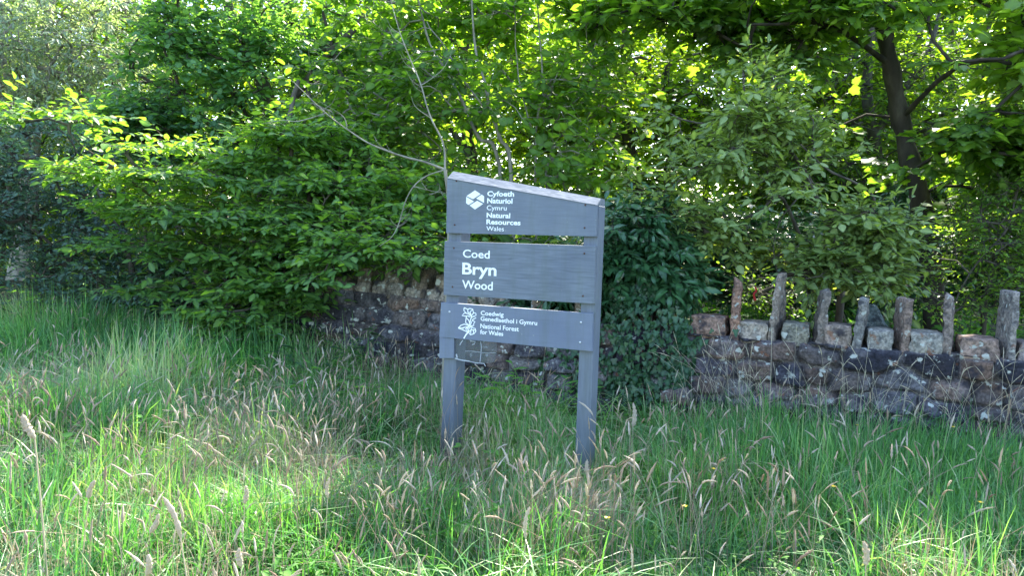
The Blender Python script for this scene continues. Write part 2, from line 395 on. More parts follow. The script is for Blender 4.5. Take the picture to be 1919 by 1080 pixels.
# screws
def screw(px, py, par, mat, r=.006, y=0.0):
    u, z = sloc(px, py)
    an = np.arange(12) * np.pi / 6
    v = [(u, y - .0035, z)] + [(u + r * .8 * math.cos(t), y - .003, z + r * .8 * math.sin(t)) for t in an] + [(u + r * math.cos(t), y + .001, z + r * math.sin(t)) for t in an]
    f = [np.array([(0, 1 + (i + 1) % 12, 1 + i) for i in range(12)]), np.array([(1 + i, 1 + (i + 1) % 12, 13 + (i + 1) % 12, 13 + i) for i in range(12)])]
    return mesh_from('screw', v, f, mat, par, True)
for p in ((855.5, 339), (852, 421.5), (1097, 384), (1095.5, 427)): screw(*p, top_board, MAT['screw_dark'])
for p in ((850.5, 465), (848, 538), (1095, 455.0 + 20), (1092.5, 555)): screw(*p, mid_board, MAT['screw_dark'])
for p in ((843, 584.5), (1089, 604.5), (1087.5, 642)): screw(*p, low_board, MAT['screw_pale'], .0065, -.004)

# lettering: the built-in font turned into mesh, fitted between photo spots
def lettering(txt, x0, x1, ybase, hpx, par, weight=0.0, y=0.0):
    """x0,x1: left and right end in the photo; ybase baseline at the left; hpx cap height in photo pixels"""
    cu = bpy.data.curves.new('lettering', 'FONT'); cu.body = txt; cu.size = 1; cu.offset = weight; cu.extrude = 0
    cu.resolution_u = 4
    to = bpy.data.objects.new('tmp', cu); C.objects.link(to)
    bpy.context.view_layer.update()
    me = bpy.data.meshes.new_from_object(to.evaluated_get(bpy.context.evaluated_depsgraph_get()))
    bpy.data.objects.remove(to)
    v = np.zeros(len(me.vertices) * 3); me.vertices.foreach_get('co', v); v = v.reshape(-1, 3)
    lo, hi = v.min(0), v.max(0)
    capn = .72
    u0, z0 = sloc(x0, ybase); u1, _ = sloc(x1, ybase); _, z1 = sloc(x0, ybase - hpx)
    o = np.zeros_like(v)
    o[:, 0] = u0 + (v[:, 0] - lo[0]) / (hi[0] - lo[0]) * (u1 - u0)
    o[:, 2] = z0 + v[:, 1] / capn * (z1 - z0)
    o[:, 1] = y - .0012
    me.vertices.foreach_set('co', o.ravel().astype(np.float32)); me.update()
    me.materials.append(MAT['white']); me.name = 'lettering'
    ob = bpy.data.objects.new('lettering', me); C.objects.link(ob); ob.parent = par
    ob['label'] = 'white lettering reading ' + txt
    return ob
BW = .03
lettering('Cyfoeth', 913.2, 963.6, 367.3, 9.3, top_board, BW)
lettering('Naturiol', 913, 960.5, 380.6, 9.6, top_board, BW)
lettering('Cymru', 912.3, 949.6, 393.6, 9.2, top_board, .006)
lettering('Natural', 912, 956.3, 407.6, 9.2, top_board, BW)
lettering('Resources', 911.6, 975.6, 420.0, 9.2, top_board, BW)
lettering('Wales', 911.5, 944.6, 432.2, 8.6, top_board, .006)
lettering('Coed', 867.5, 917.8, 482.2, 15.0, mid_board, .012)
lettering('Bryn', 866.2, 930.5, 513.3, 21.5, mid_board, .024)
lettering('Wood', 866, 923.5, 540.3, 15.8, mid_board, .014)
lettering('Coedwig', 901.5, 944.5, 590.4, 8.2, low_board, .018, -.004)
lettering('Genedlaethol i Gymru', 901.2, 1007.5, 601.0, 8.2, low_board, .018, -.004)
lettering('National Forest', 900.8, 973, 615.0, 8.6, low_board, .018, -.004)
lettering('for Wales', 900.4, 943.7, 626.0, 8.4, low_board, .018, -.004)
# hexagon emblem of four blades round a small gap
ezx = lambda X, Y: (850 + X * 140 / 1512, 340 + Y * 100 / 1080)
quads = [[(265, 295), (435, 180), (550, 255), (395, 360)], [(570, 265), (620, 300), (618, 435), (460, 345)],
         [(600, 455), (435, 568), (325, 485), (480, 392)], [(260, 310), (415, 405), (305, 475), (255, 440)]]
v, f = [], []
for qd in quads:
    f.append([len(v) + i for i in range(4)])
    for p in qd: u, z = sloc(*ezx(*p)); v.append((u, -.0012, z))
em = mesh_from('emblem', v, np.array(f)[:, ::-1], MAT['white'], top_board); em['label'] = 'white hexagon emblem of four folded blades'
# leafy plant emblem in white outline
pz = lambda X, Y: (850 + X * 170 / 1530, 570 + Y * 120 / 1080)
strokes = [
 [(185, 60), (180, 110), (215, 150), (185, 155), (150, 195), (205, 205), (250, 200), (280, 220)], [(185, 60), (245, 90), (280, 75), (330, 85), (340, 140), (385, 160), (385, 190), (345, 205), (385, 235), (330, 260), (320, 285)],
 [(250, 90), (245, 130), (290, 170), (300, 205)], [(200, 150), (255, 165), (290, 200)], [(330, 95), (285, 130), (300, 180)], [(345, 150), (310, 190), (300, 240)], [(350, 205), (310, 225), (290, 270)],
 [(225, 205), (215, 260), (210, 320)], [(230, 240), (265, 275), (280, 330)], [(215, 320), (250, 340), (275, 370)], [(300, 240), (285, 300), (270, 380)], [(325, 280), (370, 300), (345, 330), (350, 360), (300, 370), (280, 400)],
 [(310, 290), (300, 330), (280, 370)], [(85, 405), (130, 360), (185, 340), (240, 355), (270, 385)], [(85, 405), (150, 430), (205, 455), (235, 470), (260, 440), (270, 400)], [(100, 405), (170, 400), (225, 385), (265, 390)], [(160, 420), (190, 385)], [(205, 430), (235, 390)], [(225, 455), (250, 395)],
 [(270, 400), (310, 375), (330, 400), (375, 415), (385, 460), (350, 500), (290, 520), (262, 480), (262, 430)], [(262, 470), (300, 440), (340, 435), (380, 445)], [(300, 440), (310, 395)], [(300, 450), (295, 505)], [(340, 440), (345, 490)],
 [(255, 470), (215, 520), (180, 580)]]
acc = Acc()
def stroke(ac, pts, conv, wpx, y):
    p = np.array([sloc(*conv(*q)) for q in pts]); wd = wpx * .0031
    T = np.gradient(p, axis=0); T /= np.linalg.norm(T, axis=1, keepdims=True); N_ = np.stack([-T[:, 1], T[:, 0]], 1) * wd / 2
    a_ = p + N_; b_ = p - N_
    V = np.concatenate([np.stack([a_[:, 0], np.full(len(p), y), a_[:, 1]], 1), np.stack([b_[:, 0], np.full(len(p), y), b_[:, 1]], 1)])
    k = len(p); ac.add(V, np.array([(i, i + 1, k + i + 1, k + i) for i in range(k - 1)]))
for i, s_ in enumerate(strokes): stroke(acc, s_, pz, 1.75 if i < 24 else 2.6, -.0052 - i * .00004)
em = acc.build('emblem', MAT['white'], low_board, False); em['label'] = 'white outline emblem of a sprig with leaves and catkins'
# the torn clear sheet hanging under the lower board, and the grey packer on the post beside it
o = prism([sloc(*q) for q in ((823, 672), (850, 672), (851, 634.8), (823.4, 632.4))], .001, BT, 'packer_block', MAT['paint_plate'], sign)
m_, n_, o_ = mat_new('clear_acrylic')
gl = n_.nodes.new('ShaderNodeBsdfGlossy'); gl.inputs['Roughness'].default_value = .12; tr = n_.nodes.new('ShaderNodeBsdfTransparent'); tr.inputs[0].default_value = (.72, .76, .82, 1)
fr = n_.nodes.new('ShaderNodeFresnel'); fr.inputs[0].default_value = 1.5
mxs = n_.nodes.new('ShaderNodeMixShader'); n_.links.new(fr.outputs[0], mxs.inputs[0]); n_.links.new(tr.outputs[0], mxs.inputs[1]); n_.links.new(gl.outputs[0], mxs.inputs[2]); df = n_.nodes.new('ShaderNodeBsdfDiffuse'); df.inputs[0].default_value = (.35, .38, .45, 1); m2 = n_.nodes.new('ShaderNodeMixShader'); m2.inputs[0].default_value = .13; n_.links.new(mxs.outputs[0], m2.inputs[1]); n_.links.new(df.outputs[0], m2.inputs[2]); n_.links.new(m2.outputs[0], o_.inputs[0])
sheet = prism([sloc(*q) for q in ((851.5, 674), (879, 678.5), (905, 682), (925, 680), (930, 660), (929.5, 643), (851.5, 636))], .010, .013, 'clear_sheet', m_, sign, 0)
sheet['label'] = 'torn clear plastic sheet hanging below the lower board'
acc = Acc()
for s_, w_ in (([(10, 920), (90, 945), (180, 962), (255, 970)], 2.0), ([(150, 615), (120, 650), (95, 700)], 1.4), ([(445, 640), (458, 720), (450, 860), (435, 985)], 1.1), ([(190, 800), (330, 800), (460, 825), (700, 828)], .6),
              ([(35, 850), (50, 915)], 3), ([(255, 970), (300, 985), (380, 1000), (500, 1010)], 1.2), ([(270, 630), (360, 640), (340, 680), (300, 690)], 1.2), ([(500, 1005), (530, 1060)], 1.5)):
    stroke(acc, s_, pz, w_, .0085)
acc.build('torn_edge', plain('scuffed_edge', (.42, .45, .5), .6), sheet, False)

# ------------------------------------------------------------------ the stone wall
WA = R(23.5)
WD = Vector((math.cos(WA), -math.sin(WA), 0)); WN = Vector((-math.sin(WA), -math.cos(WA), 0)); W0 = Vector((-1.2, 6.6, 0))
wall = thing('stone_wall', (W0.x, W0.y, 0), 'lichened rubble stone wall topped with upright stones, behind the sign', 'wall', rz=-WA)
def wloc(px, py, back=0.0):
    p = on_plane(px, py, W0 - WN * back, WN); d = p - W0
    return d.dot(WD), p.z
def wtop(s): return np.interp(s, [-4, 0, 1.0, 2.3, 3.5, 8], [.86, .86, .82, .73, .73, .76])
STC = np.array([(.10, .09, .09), (.07, .068, .085), (.12, .095, .085), (.14, .10, .08), (.05, .052, .07), (.14, .135, .13), (.085, .087, .105), (.035, .035, .045), (.11, .115, .135), (.03, .032, .045)])
def wall_body():
    s = np.arange(wloc(560, 600)[0], 8.0, .016); H = 58
    tv = np.linspace(0, 1, H)
    S, Tt = np.meshgrid(s, tv); top = wtop(S) + .02 * (fbm(np.stack([S * 3, S * 0, S * 0], -1)) - .5)
    Z = -.12 + Tt * (top + .12)
    # uneven stones: jittered rows
    rows, sites = [], []
    z = -.2
    k = 0
    while z < 1.1:
        hgt = .10 + .07 * random.random(); x = -4.2 + random.random() * .2
        while x < 8.6:
            wd = .14 + .26 * random.random() ** 1.3
            sites.append((x + wd / 2, z + hgt / 2 + random.uniform(-.03, .03), 1 / wd ** .45, 1.6)); x += wd
        z += hgt
    sites = np.array(sites); sid = rng.random((len(sites), 4))
    wp = .022 * (fbm(np.stack([S * 7, Z * 7, S * 0], -1)) - .5)
    P = np.stack([(S + wp * 2).ravel(), (Z + wp * 1.6).ravel()], -1)
    f1 = np.full(len(P), 9.); f2 = f1.copy(); i1 = np.zeros(len(P), int)
    for j, (a_, b_, kx, kz) in enumerate(sites):
        d_ = np.sqrt(((P[:, 0] - a_) * kx * .9) ** 2 + ((P[:, 1] - b_) * 2.2) ** 2) if False else np.maximum(np.abs(P[:, 0] - a_) * kx * .62, np.abs(P[:, 1] - b_) * 1.9) * .75 + .25 * np.hypot(P[:, 0] - a_, (P[:, 1] - b_) * 1.9)
        nn = d_ < f1; f2 = np.where(nn, f1, np.minimum(f2, d_)); f1 = np.where(nn, d_, f1); i1 = np.where(nn, j, i1)
    e = np.clip((f2 - f1) / .05, 0, 1).reshape(S.shape); I = i1.reshape(S.shape)
    st = e * e * (3 - 2 * e)
    rough = fbm(np.stack([S * 16, Z * 16, S * 0 + 3], -1), 4) - .5
    depth = st * .06 + sid[I, 0] * .06 * st + rough * .05
    batter = .10 * (1 - Z / .8) + .05 * np.exp(-((Z - .28 + .04 * np.sin(S * 1.3)) / .07) ** 2) * (S > 2.2) + .09 * (fbm(np.stack([S * 1.2, Z * 1.5, S * 0 + 9], -1)) - .5)
    Yv = -(depth + batter)
    base = STC[(sid[I, 1] * len(STC)).astype(int)] * (.75 + .6 * sid[I, 2])[..., None]
    mort = np.array([.16, .16, .175]) * (.15 + 1.5 * fbm(np.stack([S * 9, Z * 9, S * 0 + 5], -1)))[..., None]
    smear = np.clip((fbm(np.stack([S * 4, Z * 6, S * 0 + 31], -1)) - .52) * 8, 0, 1)[..., None] * .6
    col = base * st[..., None] + mort * (1 - st[..., None]); col = col * (1 - smear) + mort * smear
    V = np.stack([S, Yv, Z], -1); n0, n1 = S.shape
    # top and back
    extra = []
    for yy, zz in ((.12, 0), (.26, -.01), (.40, -.02)):
        extra.append(np.stack([s, np.full(n1, yy), top[-1] + zz + .02 * (rng.random(n1) - .5)], -1))
    extra.append(np.stack([s, np.full(n1, .45), np.full(n1, -.1)], -1))
    V = np.concatenate([V, np.array(extra)], 0); cx_ = np.concatenate([col, np.broadcast_to(mort[-1], (4, n1, 3))], 0)
    I2 = np.arange(V.shape[0] * n1).reshape(V.shape[0], n1)
    q = np.stack([I2[:-1, :-1], I2[:-1, 1:], I2[1:, 1:], I2[1:, :-1]], -1).reshape(-1, 4)
    o = mesh_from('wall_body', V.reshape(-1, 3), q, MAT['stone'], wall, True, cx_.reshape(-1, 3))
    o['label'] = 'rubble masonry in pale mortar'
wall_body()
def rock(name, c, dims, par, seed, taper=1.0, lean=0.0, yaw=0.0, col=None, rnd=.16, label=None, n=9, slant=0.0, jag=1.0):
    """a worn block: subdivided box, rounded and roughened. c: middle of its foot"""
    rg = np.random.default_rng(seed); V = []; Fq = []
    g = np.linspace(-1, 1, n)
    A, B = np.meshgrid(g, g, indexing='ij')
    k = 0
    for ax in range(3):
        for sg in (-1, 1):
            p = np.zeros((n, n, 3)); p[..., ax] = sg; p[..., (ax + 1) % 3] = A * sg; p[..., (ax + 2) % 3] = B
            V.append(p.reshape(-1, 3)); I_ = np.arange(n * n).reshape(n, n) + k; k += n * n
            Fq.append(np.stack([I_[:-1, :-1], I_[1:, :-1], I_[1:, 1:], I_[:-1, 1:]], -1).reshape(-1, 4))
    V = np.concatenate(V); Fq = np.concatenate(Fq)
    L_ = np.linalg.norm(V, axis=1, keepdims=True)
    V = V * (1 - rnd) + V / L_ * 1.25 * rnd
    D = np.array(dims) / 2; W = V * D
    t = (V[:, 2:3] + 1) / 2
    W[:, :2] *= 1 + (taper - 1) * t
    off = rg.random(3) * 40
    n3 = np.stack([fbm(V * np.array(dims) * 9 + off + 7 * j, 3) for j in range(3)], -1) - .5
    W += n3 * np.array([.45, .4, .18]) * min(dims[0], .12) * jag
    W[:, 2] += slant * W[:, 0] * t[:, 0] ** 2
    W[:, 2] += D[2]; W[:, 0] += lean * t[:, 0] * dims[2]
    ca, sa = math.cos(yaw), math.sin(yaw)
    W = np.stack([W[:, 0] * ca - W[:, 1] * sa, W[:, 0] * sa + W[:, 1] * ca, W[:, 2]], -1) + np.array(c)
    cc = STC[int(rg.random() * len(STC))] * 1.5 if col is None else np.array(col)
    colr = np.zeros((len(W), 3)) + cc * (.85 + .4 * rg.random())
    # weld the box's sides so that the shading runs round
    key = np.round(W * 1e5).astype(np.int64); _, idx, inv = np.unique(key, axis=0, return_index=True, return_inverse=True)
    o = mesh_from(name, W[idx], inv.reshape(-1)[Fq], MAT['stone'], par, True, colr[idx])
    if label: o['label'] = label
    return o
# right-hand coping: upright "cocks" with low blocks between, set from the photo
ups = [(1373, 526, 27, .02), (1452, 513, 19, .03), (1529, 545, 24, .10), (1609, 560, 24, .06), (1688, 560, 22, .02), (1780, 555, 27, -.04), (1887, 546, 19, .0), (1985, 560, 24, .02), (2100, 560, 26, .05), (2230, 565, 26, -.03), (2380, 560, 28, .02)]
us = []
for i, (x, yt, wd, ln) in enumerate(ups):
    base_y = np.interp(x, [1340, 1880], [617, 676])
    s0, _ = wloc(x, base_y); s1, zt = wloc(x, yt)
    wdt = abs(wloc(x + wd / 2, base_y)[0] - wloc(x - wd / 2, base_y)[0]) * .68
    z0 = float(wtop(s0)) - .05
    us.append(s0)
    col = [(.24, .15, .11), (.24, .21, .18), (.21, .19, .17), (.18, .18, .17), (.21, .165, .14), (.22, .19, .17), (.21, .2, .19), (.2, .2, .18), (.22, .19, .16), (.2, .19, .18), (.23, .2, .17)][i]
    rock('upright_stone', (s0, .10, z0), (wdt, .26 + .06 * (i % 3 == 0), zt - z0), wall, 50 + i, taper=(.72, .62, .85, .9, .92, .8, .9, .9, .8, .85, .9)[i], lean=ln, col=col, rnd=.06, n=15, slant=(-.6, .25, .35, -.3, .1, -.5, .15, .2, -.3, .2, -.2)[i], jag=1.6, yaw=(.12, -.2, .15, -.1, .2, -.15, .1, 0, .1, -.1, .1)[i])
us = [wloc(1325, 615)[0] - .05] + us
for i in range(len(us) - 1):
    a_, b_ = us[i] + .045, us[i + 1] - .045
    if i == 0: a_ = us[0] - .07
    z0 = float(wtop((a_ + b_) / 2)) - .03
    hgt = .135 + .035 * random.random()
    col = [(.26, .18, .14), (.30, .27, .23), (.17, .17, .14), (.26, .22, .19), (.24, .24, .22), (.24, .24, .22), (.26, .2, .17), (.22, .2, .2), (.2, .19, .18), (.24, .22, .2), (.21, .19, .17)][i]
    rock('coping_stone', ((a_ + b_) / 2, .09, z0), (max(.08, b_ - a_), .27, hgt), wall, 80 + i, taper=.93, col=col, rnd=.14)
# left-hand coping under the leaves
for i, (x, yt, wd) in enumerate(((640, 520, 26), (683, 498, 36), (735, 487, 40), (786, 503, 38), (826, 515, 26), (880, 520, 30), (940, 530, 30), (1010, 540, 32), (1090, 550, 30), (600, 530, 30))):
    s0, _ = wloc(x, 545); _, zt = wloc(x, yt); wdt = abs(wloc(x + wd / 2, 545)[0] - wloc(x - wd / 2, 545)[0])
    z0 = float(wtop(s0)) - .04
    rock('upright_stone', (s0, .1, z0), (wdt * .8, .27, max(.15, zt - z0)), wall, 120 + i, taper=.75, col=(.17, .14, .11) if i % 2 else (.21, .18, .14), rnd=.12)
for i in range(14):
    s0 = -.95 + i * .17 + random.uniform(-.02, .02)
    rock('coping_stone', (s0, .07, float(wtop(s0)) - .03), (.15, .24, .10 + .05 * random.random()), wall, 160 + i, taper=.85, col=(.24, .22, .19), rnd=.2)
# tilted slab leaning behind the coping, and rubble at the foot
sx, _ = wloc(1640, 600)
slab = rock('stone_slab', (0, 0, 0), (.30, .05, .30), None, 300, taper=.35, lean=-.25, col=(.13, .17, .18), rnd=.05)
pw = W0 + WD * (sx + .03) - WN * .30; slab.location = (pw.x, pw.y, .70); slab.rotation_euler = (0, .0, -WA)
tag(slab, 'blue-grey pointed slab leaning between the upright stones on the wall', 'stone slab')
fs = [(1385, 800, .26, .16, .15, (.16, .15, .17), 'pale rounded fallen stone in the grass at the foot of the right wall'),
      (590, 610, .20, .12, .26, (.30, .29, .28), 'pale upright fallen stone leaning at the wall end under the hedge')]
for i, (x, y_, a_, b_, c_, col, lab) in enumerate(fs):
    s0, _ = wloc(x, y_); pw = W0 + WD * s0 + WN * (.22 + .06 * i)
    o = rock('fallen_stone', (0, 0, 0), (a_, b_, c_), None, 310 + i, taper=.7, lean=.1, col=col, rnd=.3)
    o.location = (pw.x, pw.y, float(gz(pw.x, pw.y)) - .02 + (.0 if i else .02)); o.rotation_euler = (0, 0, i * .7)
    tag(o, lab, 'stone')

# ------------------------------------------------------------------ leaves
def tmpl(half, mid, droop=.1, fold=.12):
    """leaf outline: half-outline (x,y) from stalk to tip, mirrored; mid: inner midrib xs. x along the leaf 0..1"""
    V = []; col = []
    mids = [(x, 0, -droop * x * x) for x in mid]
    V += mids; col += [1] * len(mids); m = len(mids)
    Lh = [(x, y, -droop * x * x + fold * y) for x, y in half]; Rh = [(x, -y, -droop * x * x + fold * y) for x, y in half]
    V += Lh + Rh; col += [0] * (2 * len(half)); h = len(half)
    F_ = []
    for side, o in ((0, m), (1, m + h)):
        i = j = 0
        while i < m - 1 or j < h - 1:
            if j < h - 1 and (i == m - 1 or half[j + 1][0] <= mid[i + 1]):
                t = (i, o + j, o + j + 1); j += 1
            else:
                t = (i, o + j, i + 1); i += 1
            F_.append(t if side else t[::-1])
    return np.array(V, float), np.array(F_), np.array(col, float)
T_OV = tmpl([(.0, .02), (.25, .24), (.55, .29), (.85, .14), (1, .01)], [0, .4, .8, 1.0], .12, .18)
T_OV2 = tmpl([(.0, .02), (.35, .27), (.75, .22), (1, .01)], [0, .5, 1.0], .12, .18)
T_LAN = tmpl([(.0, .02), (.3, .15), (.65, .15), (1, .0)], [0, .5, 1.0], .28, .25)
T_HAZ = tmpl([(.0, .03), (.12, .28), (.45, .40), (.75, .33), (.88, .14), (1, .0)], [0, .35, .7, 1.0], .15, .12)
T_SYC = tmpl([(.0, .03), (-.06, .26), (.12, .36), (.20, .50), (.38, .40), (.62, .44), (.66, .22), (1, .0)], [0, .3, .6, 1.0], .18, .12)
T_SYC = (T_SYC[0], np.array([(1, 4, 5), (1, 5, 6), (1, 6, 7), (1, 7, 8), (1, 8, 2), (2, 8, 9), (2, 9, 10), (2, 10, 11), (2, 11, 3), (0, 4, 1),
                             (1, 13, 12), (1, 14, 13), (1, 15, 14), (1, 16, 15), (1, 2, 16), (2, 17, 16), (2, 18, 17), (2, 19, 18), (2, 3, 19), (0, 1, 12)]), T_SYC[2])
T_IVY = tmpl([(.0, .03), (-.1, .30), (.15, .48), (.35, .27), (.6, .26), (1, .0)], [0, .4, 1.0], .12, .10)
T_TINY = tmpl([(.0, .0), (.5, .26), (1, .0)], [0, 1.0], .1, .2)

def leaves(name, pos, axis, normal, size, T, mat, parent=None, patch=None, width=1.0):
    tv, tf, tc = T; N = len(pos); k = len(tv)
    x = nrm(axis); z = nrm(normal - (normal * x).sum(1, keepdims=True) * x); y = np.cross(z, x)
    sz = size[:, None, None]
    curl = rng.uniform(.3, 2.2, (N, 1, 1))
    V = pos[:, None] + sz * (tv[None, :, 0:1] * x[:, None] + width * rng.uniform(.68, 1.12, (N, 1, 1)) * tv[None, :, 1:2] * y[:, None] + curl * tv[None, :, 2:3] * z[:, None])
    Fq = (tf[None] + (np.arange(N) * k)[:, None, None]).reshape(-1, 3)
    r = rng.random(N) if patch is None else np.clip(patch + rng.normal(0, .22, N), 0, 1)
    col = np.zeros((N, k, 3)); col[..., 0] = r[:, None]; col[..., 1] = tc[None]; col[..., 2] = rng.random((N, 1))
    return mesh_from(name, V.reshape(-1, 3), Fq, mat, parent, True, col.reshape(-1, 3))

def sample_crown(blobs, n, hole=.38, nf=1.4, shell=.5):
    """points in a union of ellipsoids (centre, radii, weight); noise leaves gaps; shell pushes outwards"""
    wts = np.array([b[1][0] * b[1][1] * b[1][2] * (b[2] if len(b) > 2 else 1) for b in blobs]) ** .67; wts /= wts.sum()
    out = []
    while sum(len(o) for o in out) < n:
        k = rng.choice(len(blobs), n, p=wts)
        d = nrm(rng.normal(size=(n, 3))); r = rng.random(n) ** (1 / (2 + 3 * shell))
        c = np.array([tuple(b[0]) for b in blobs])[k]; rr = np.array([b[1] for b in blobs])[k]
        p = c + d * rr * r[:, None]
        keep = (fbm(p * nf + 3.1, 2) > hole) & (p[:, 2] > .15)
        out.append(p[keep])
    return np.concatenate(out)[:n]

def woody(parent, stems, pts, r_tip=.004, r_max=.03, mat=None, name='branches', updown=.4, sag=.05):
    """grow branches from the stem polylines to every point; returns direction at each point"""
    nodes = []; par = []
    for st in stems:
        o, _ = tube_line(st, 1, 1, 3, 5)
        for q in range(len(o)): nodes.append(o[q]); par.append(-1 if q == 0 else len(nodes) - 2)
    n0 = len(nodes); nodes = np.array(nodes)
    d0 = np.min(np.linalg.norm(pts[:, None] - nodes[None], axis=2), axis=1); order = np.argsort(d0)
    N = n0 + 2 * len(pts); A = np.zeros((N, 3)); A[:n0] = nodes; cnt = n0; par = par + [0] * (N - n0)
    dirs = np.zeros((len(pts), 3)); segs = []
    for i in order:
        p = pts[i]; dv = p - A[:cnt]; d = np.linalg.norm(dv, axis=1)
        cost = d + updown * np.clip(-dv[:, 2], 0, None)
        j = int(np.argmin(cost)); a = A[j]
        pdv = a - A[par[j]] if par[j] >= 0 else np.array([0, 0, 1.])
        L_ = np.linalg.norm(p - a)
        mid = (a + p) / 2 + nrm(pdv) * L_ * .14 + rng.normal(0, .035, 3) * L_ + np.array([0, 0, sag * L_])
        A[cnt] = mid; par[cnt] = j; A[cnt + 1] = p; par[cnt + 1] = cnt
        segs.append((j, cnt, cnt + 1)); dirs[i] = nrm(p - mid); cnt += 2
    w_ = np.zeros(cnt)
    for k in range(cnt - 1, -1, -1):
        w_[k] += 1
        if par[k] >= 0: w_[par[k]] += w_[k]
    rad = np.minimum(r_tip * w_ ** .47, r_max)
    P = np.array([[A[a], .25 * A[a] + .5 * A[b] + .25 * A[c] + (A[b] - (A[a] + A[c]) / 2) * .25, A[c]] for a, b, c in segs])
    Pq = np.stack([P[:, 0], .5 * (P[:, 0] + P[:, 1]) + .1 * (A[[s[1] for s in segs]] - P[:, 1]), P[:, 1], .5 * (P[:, 1] + P[:, 2]), P[:, 2]], 1)
    ra = np.array([[min(rad[b] * 1.15, rad[a]), rad[b] * 1.05, rad[b], (rad[b] + rad[c]) / 2, rad[c]] for a, b, c in segs])
    v, f = tubes(Pq, ra, 5)
    return dirs, v, f

def plant(name, label, cat, base, stems, stem_r, blobs, npts, leaf, T, mat, bark='bark', twigs=4, per=9, tlen=.45, layered=.6, droop=.15,
          hole=.38, nf=1.4, shell=.5, face=.0, group=None, crown='crown', r_tip=.0035, width=1.0, keepstem=True, lmul=1.0, upn=1.0, r_max=.03):
    """a tree or shrub: stems (first is the trunk), boughs grown to points in the blobs, leafy twigs on every bough end"""
    root = thing(name, (0, 0, 0), label, cat, group)
    root.location = (base[0], base[1], float(gz(base[0], base[1])))
    inv = -np.array(root.location)
    pts = sample_crown(blobs, npts, hole, nf, shell)
    bl = [[Vector(q) for q in st] for st in stems]
    dirs, v, f = woody(root, bl, pts, r_tip, r_max)
    acc = Acc(); acc.add(v + inv, f)
    for k, st in enumerate(bl):
        o, r = tube_line(st, stem_r[k][0], stem_r[k][1], 8, 6, .06)
        if k == 0: r[0] *= 1.35; r[1] *= 1.12
        vv, ff = tubes(o[None] + inv, r[None] * (1 + .12 * np.sin(np.arange(len(r)) * 1.7)), 9)
        acc.add(vv, ff)
    # twigs
    n = len(pts) * twigs; P = np.repeat(pts, twigs, 0); D = np.repeat(dirs, twigs, 0)
    rd = rng.normal(size=(n, 3)); rd[:, 2] *= (1 - layered) * .7
    D2 = D * .8 + rd * .75; D2[:, 2] = D2[:, 2] * (1 - .7 * layered) + .10
    D2[:, :] += np.array([0, -face, 0]); D2 = nrm(D2)
    Lt = tlen * rng.uniform(.45, 1.25, n)
    tt = np.linspace(0, 1, 4)[None, :, None]
    TP = P[:, None] + D2[:, None] * Lt[:, None, None] * tt + np.array([0, 0, -1.]) * (droop * Lt)[:, None, None] * tt ** 2
    v, f = tubes(TP, np.linspace(.0028, .0012, 4)[None] * np.ones((n, 1)) * (1 if r_tip < .006 else 1.5), 3)
    acc.add(v + inv, f)
    acc.build('trunk' if keepstem else 'stems', MAT[bark], root)
    # leaves
    m = n * per; t = (np.tile(np.arange(per), n) + rng.random(m)) / per; t = .08 + .92 * t
    k = np.repeat(np.arange(n), per)
    pos = P[k] + D2[k] * (Lt[k] * t)[:, None]; pos[:, 2] -= droop * Lt[k] * t ** 2
    side = nrm(np.cross(D2[k], np.array([0, 0, 1.])) + 1e-4) * np.where(np.tile(np.arange(per), n) % 2, 1, -1)[:, None]
    ax = D2[k] * .55 + side * .75 + rng.normal(0, .28, (m, 3)); ax[:, 2] -= .12 + droop * .6
    last = (np.tile(np.arange(per), n) == per - 1)[:, None]; ax = np.where(last, D2[k] + rng.normal(0, .12, (m, 3)), ax)
    nm = np.array([0, 0, 1.]) * upn + rng.normal(0, .38, (m, 3)) + np.array([0, -face * .8, 0])
    sz = leaf * (.4 + .85 * rng.random(m) ** .8) * lmul
    patch = np.repeat(fbm(P * .9 + 7, 2), per)
    patch = np.clip((patch - .5) * 2.2 + .45, 0, 1)
    pos += ax * (sz * .12)[:, None]
    leaves(crown, pos + inv, ax, nm, sz, T, MAT[mat], root, patch, width)
    return root

def B(px, py, Y, rx, ry, rd, wt=1.0):
    """crown lump seen at this photo spot, Y metres off; rx, ry its half-size in photo pixels, rd half-depth in metres"""
    c = at(px, py, Y); return (tuple(c), (rx * Y / F, rd, ry * Y / F), wt)
def gp(px, py, Y):
    p = at(px, py, Y); return (p.x, p.y, p.z)
def gr(px, Y, dz=-.05):
    """on the ground under this photo column"""
    p = at(px, 600, Y); return (p.x, p.y, float(gz(p.x, p.y)) + dz)

LOD = 1.0
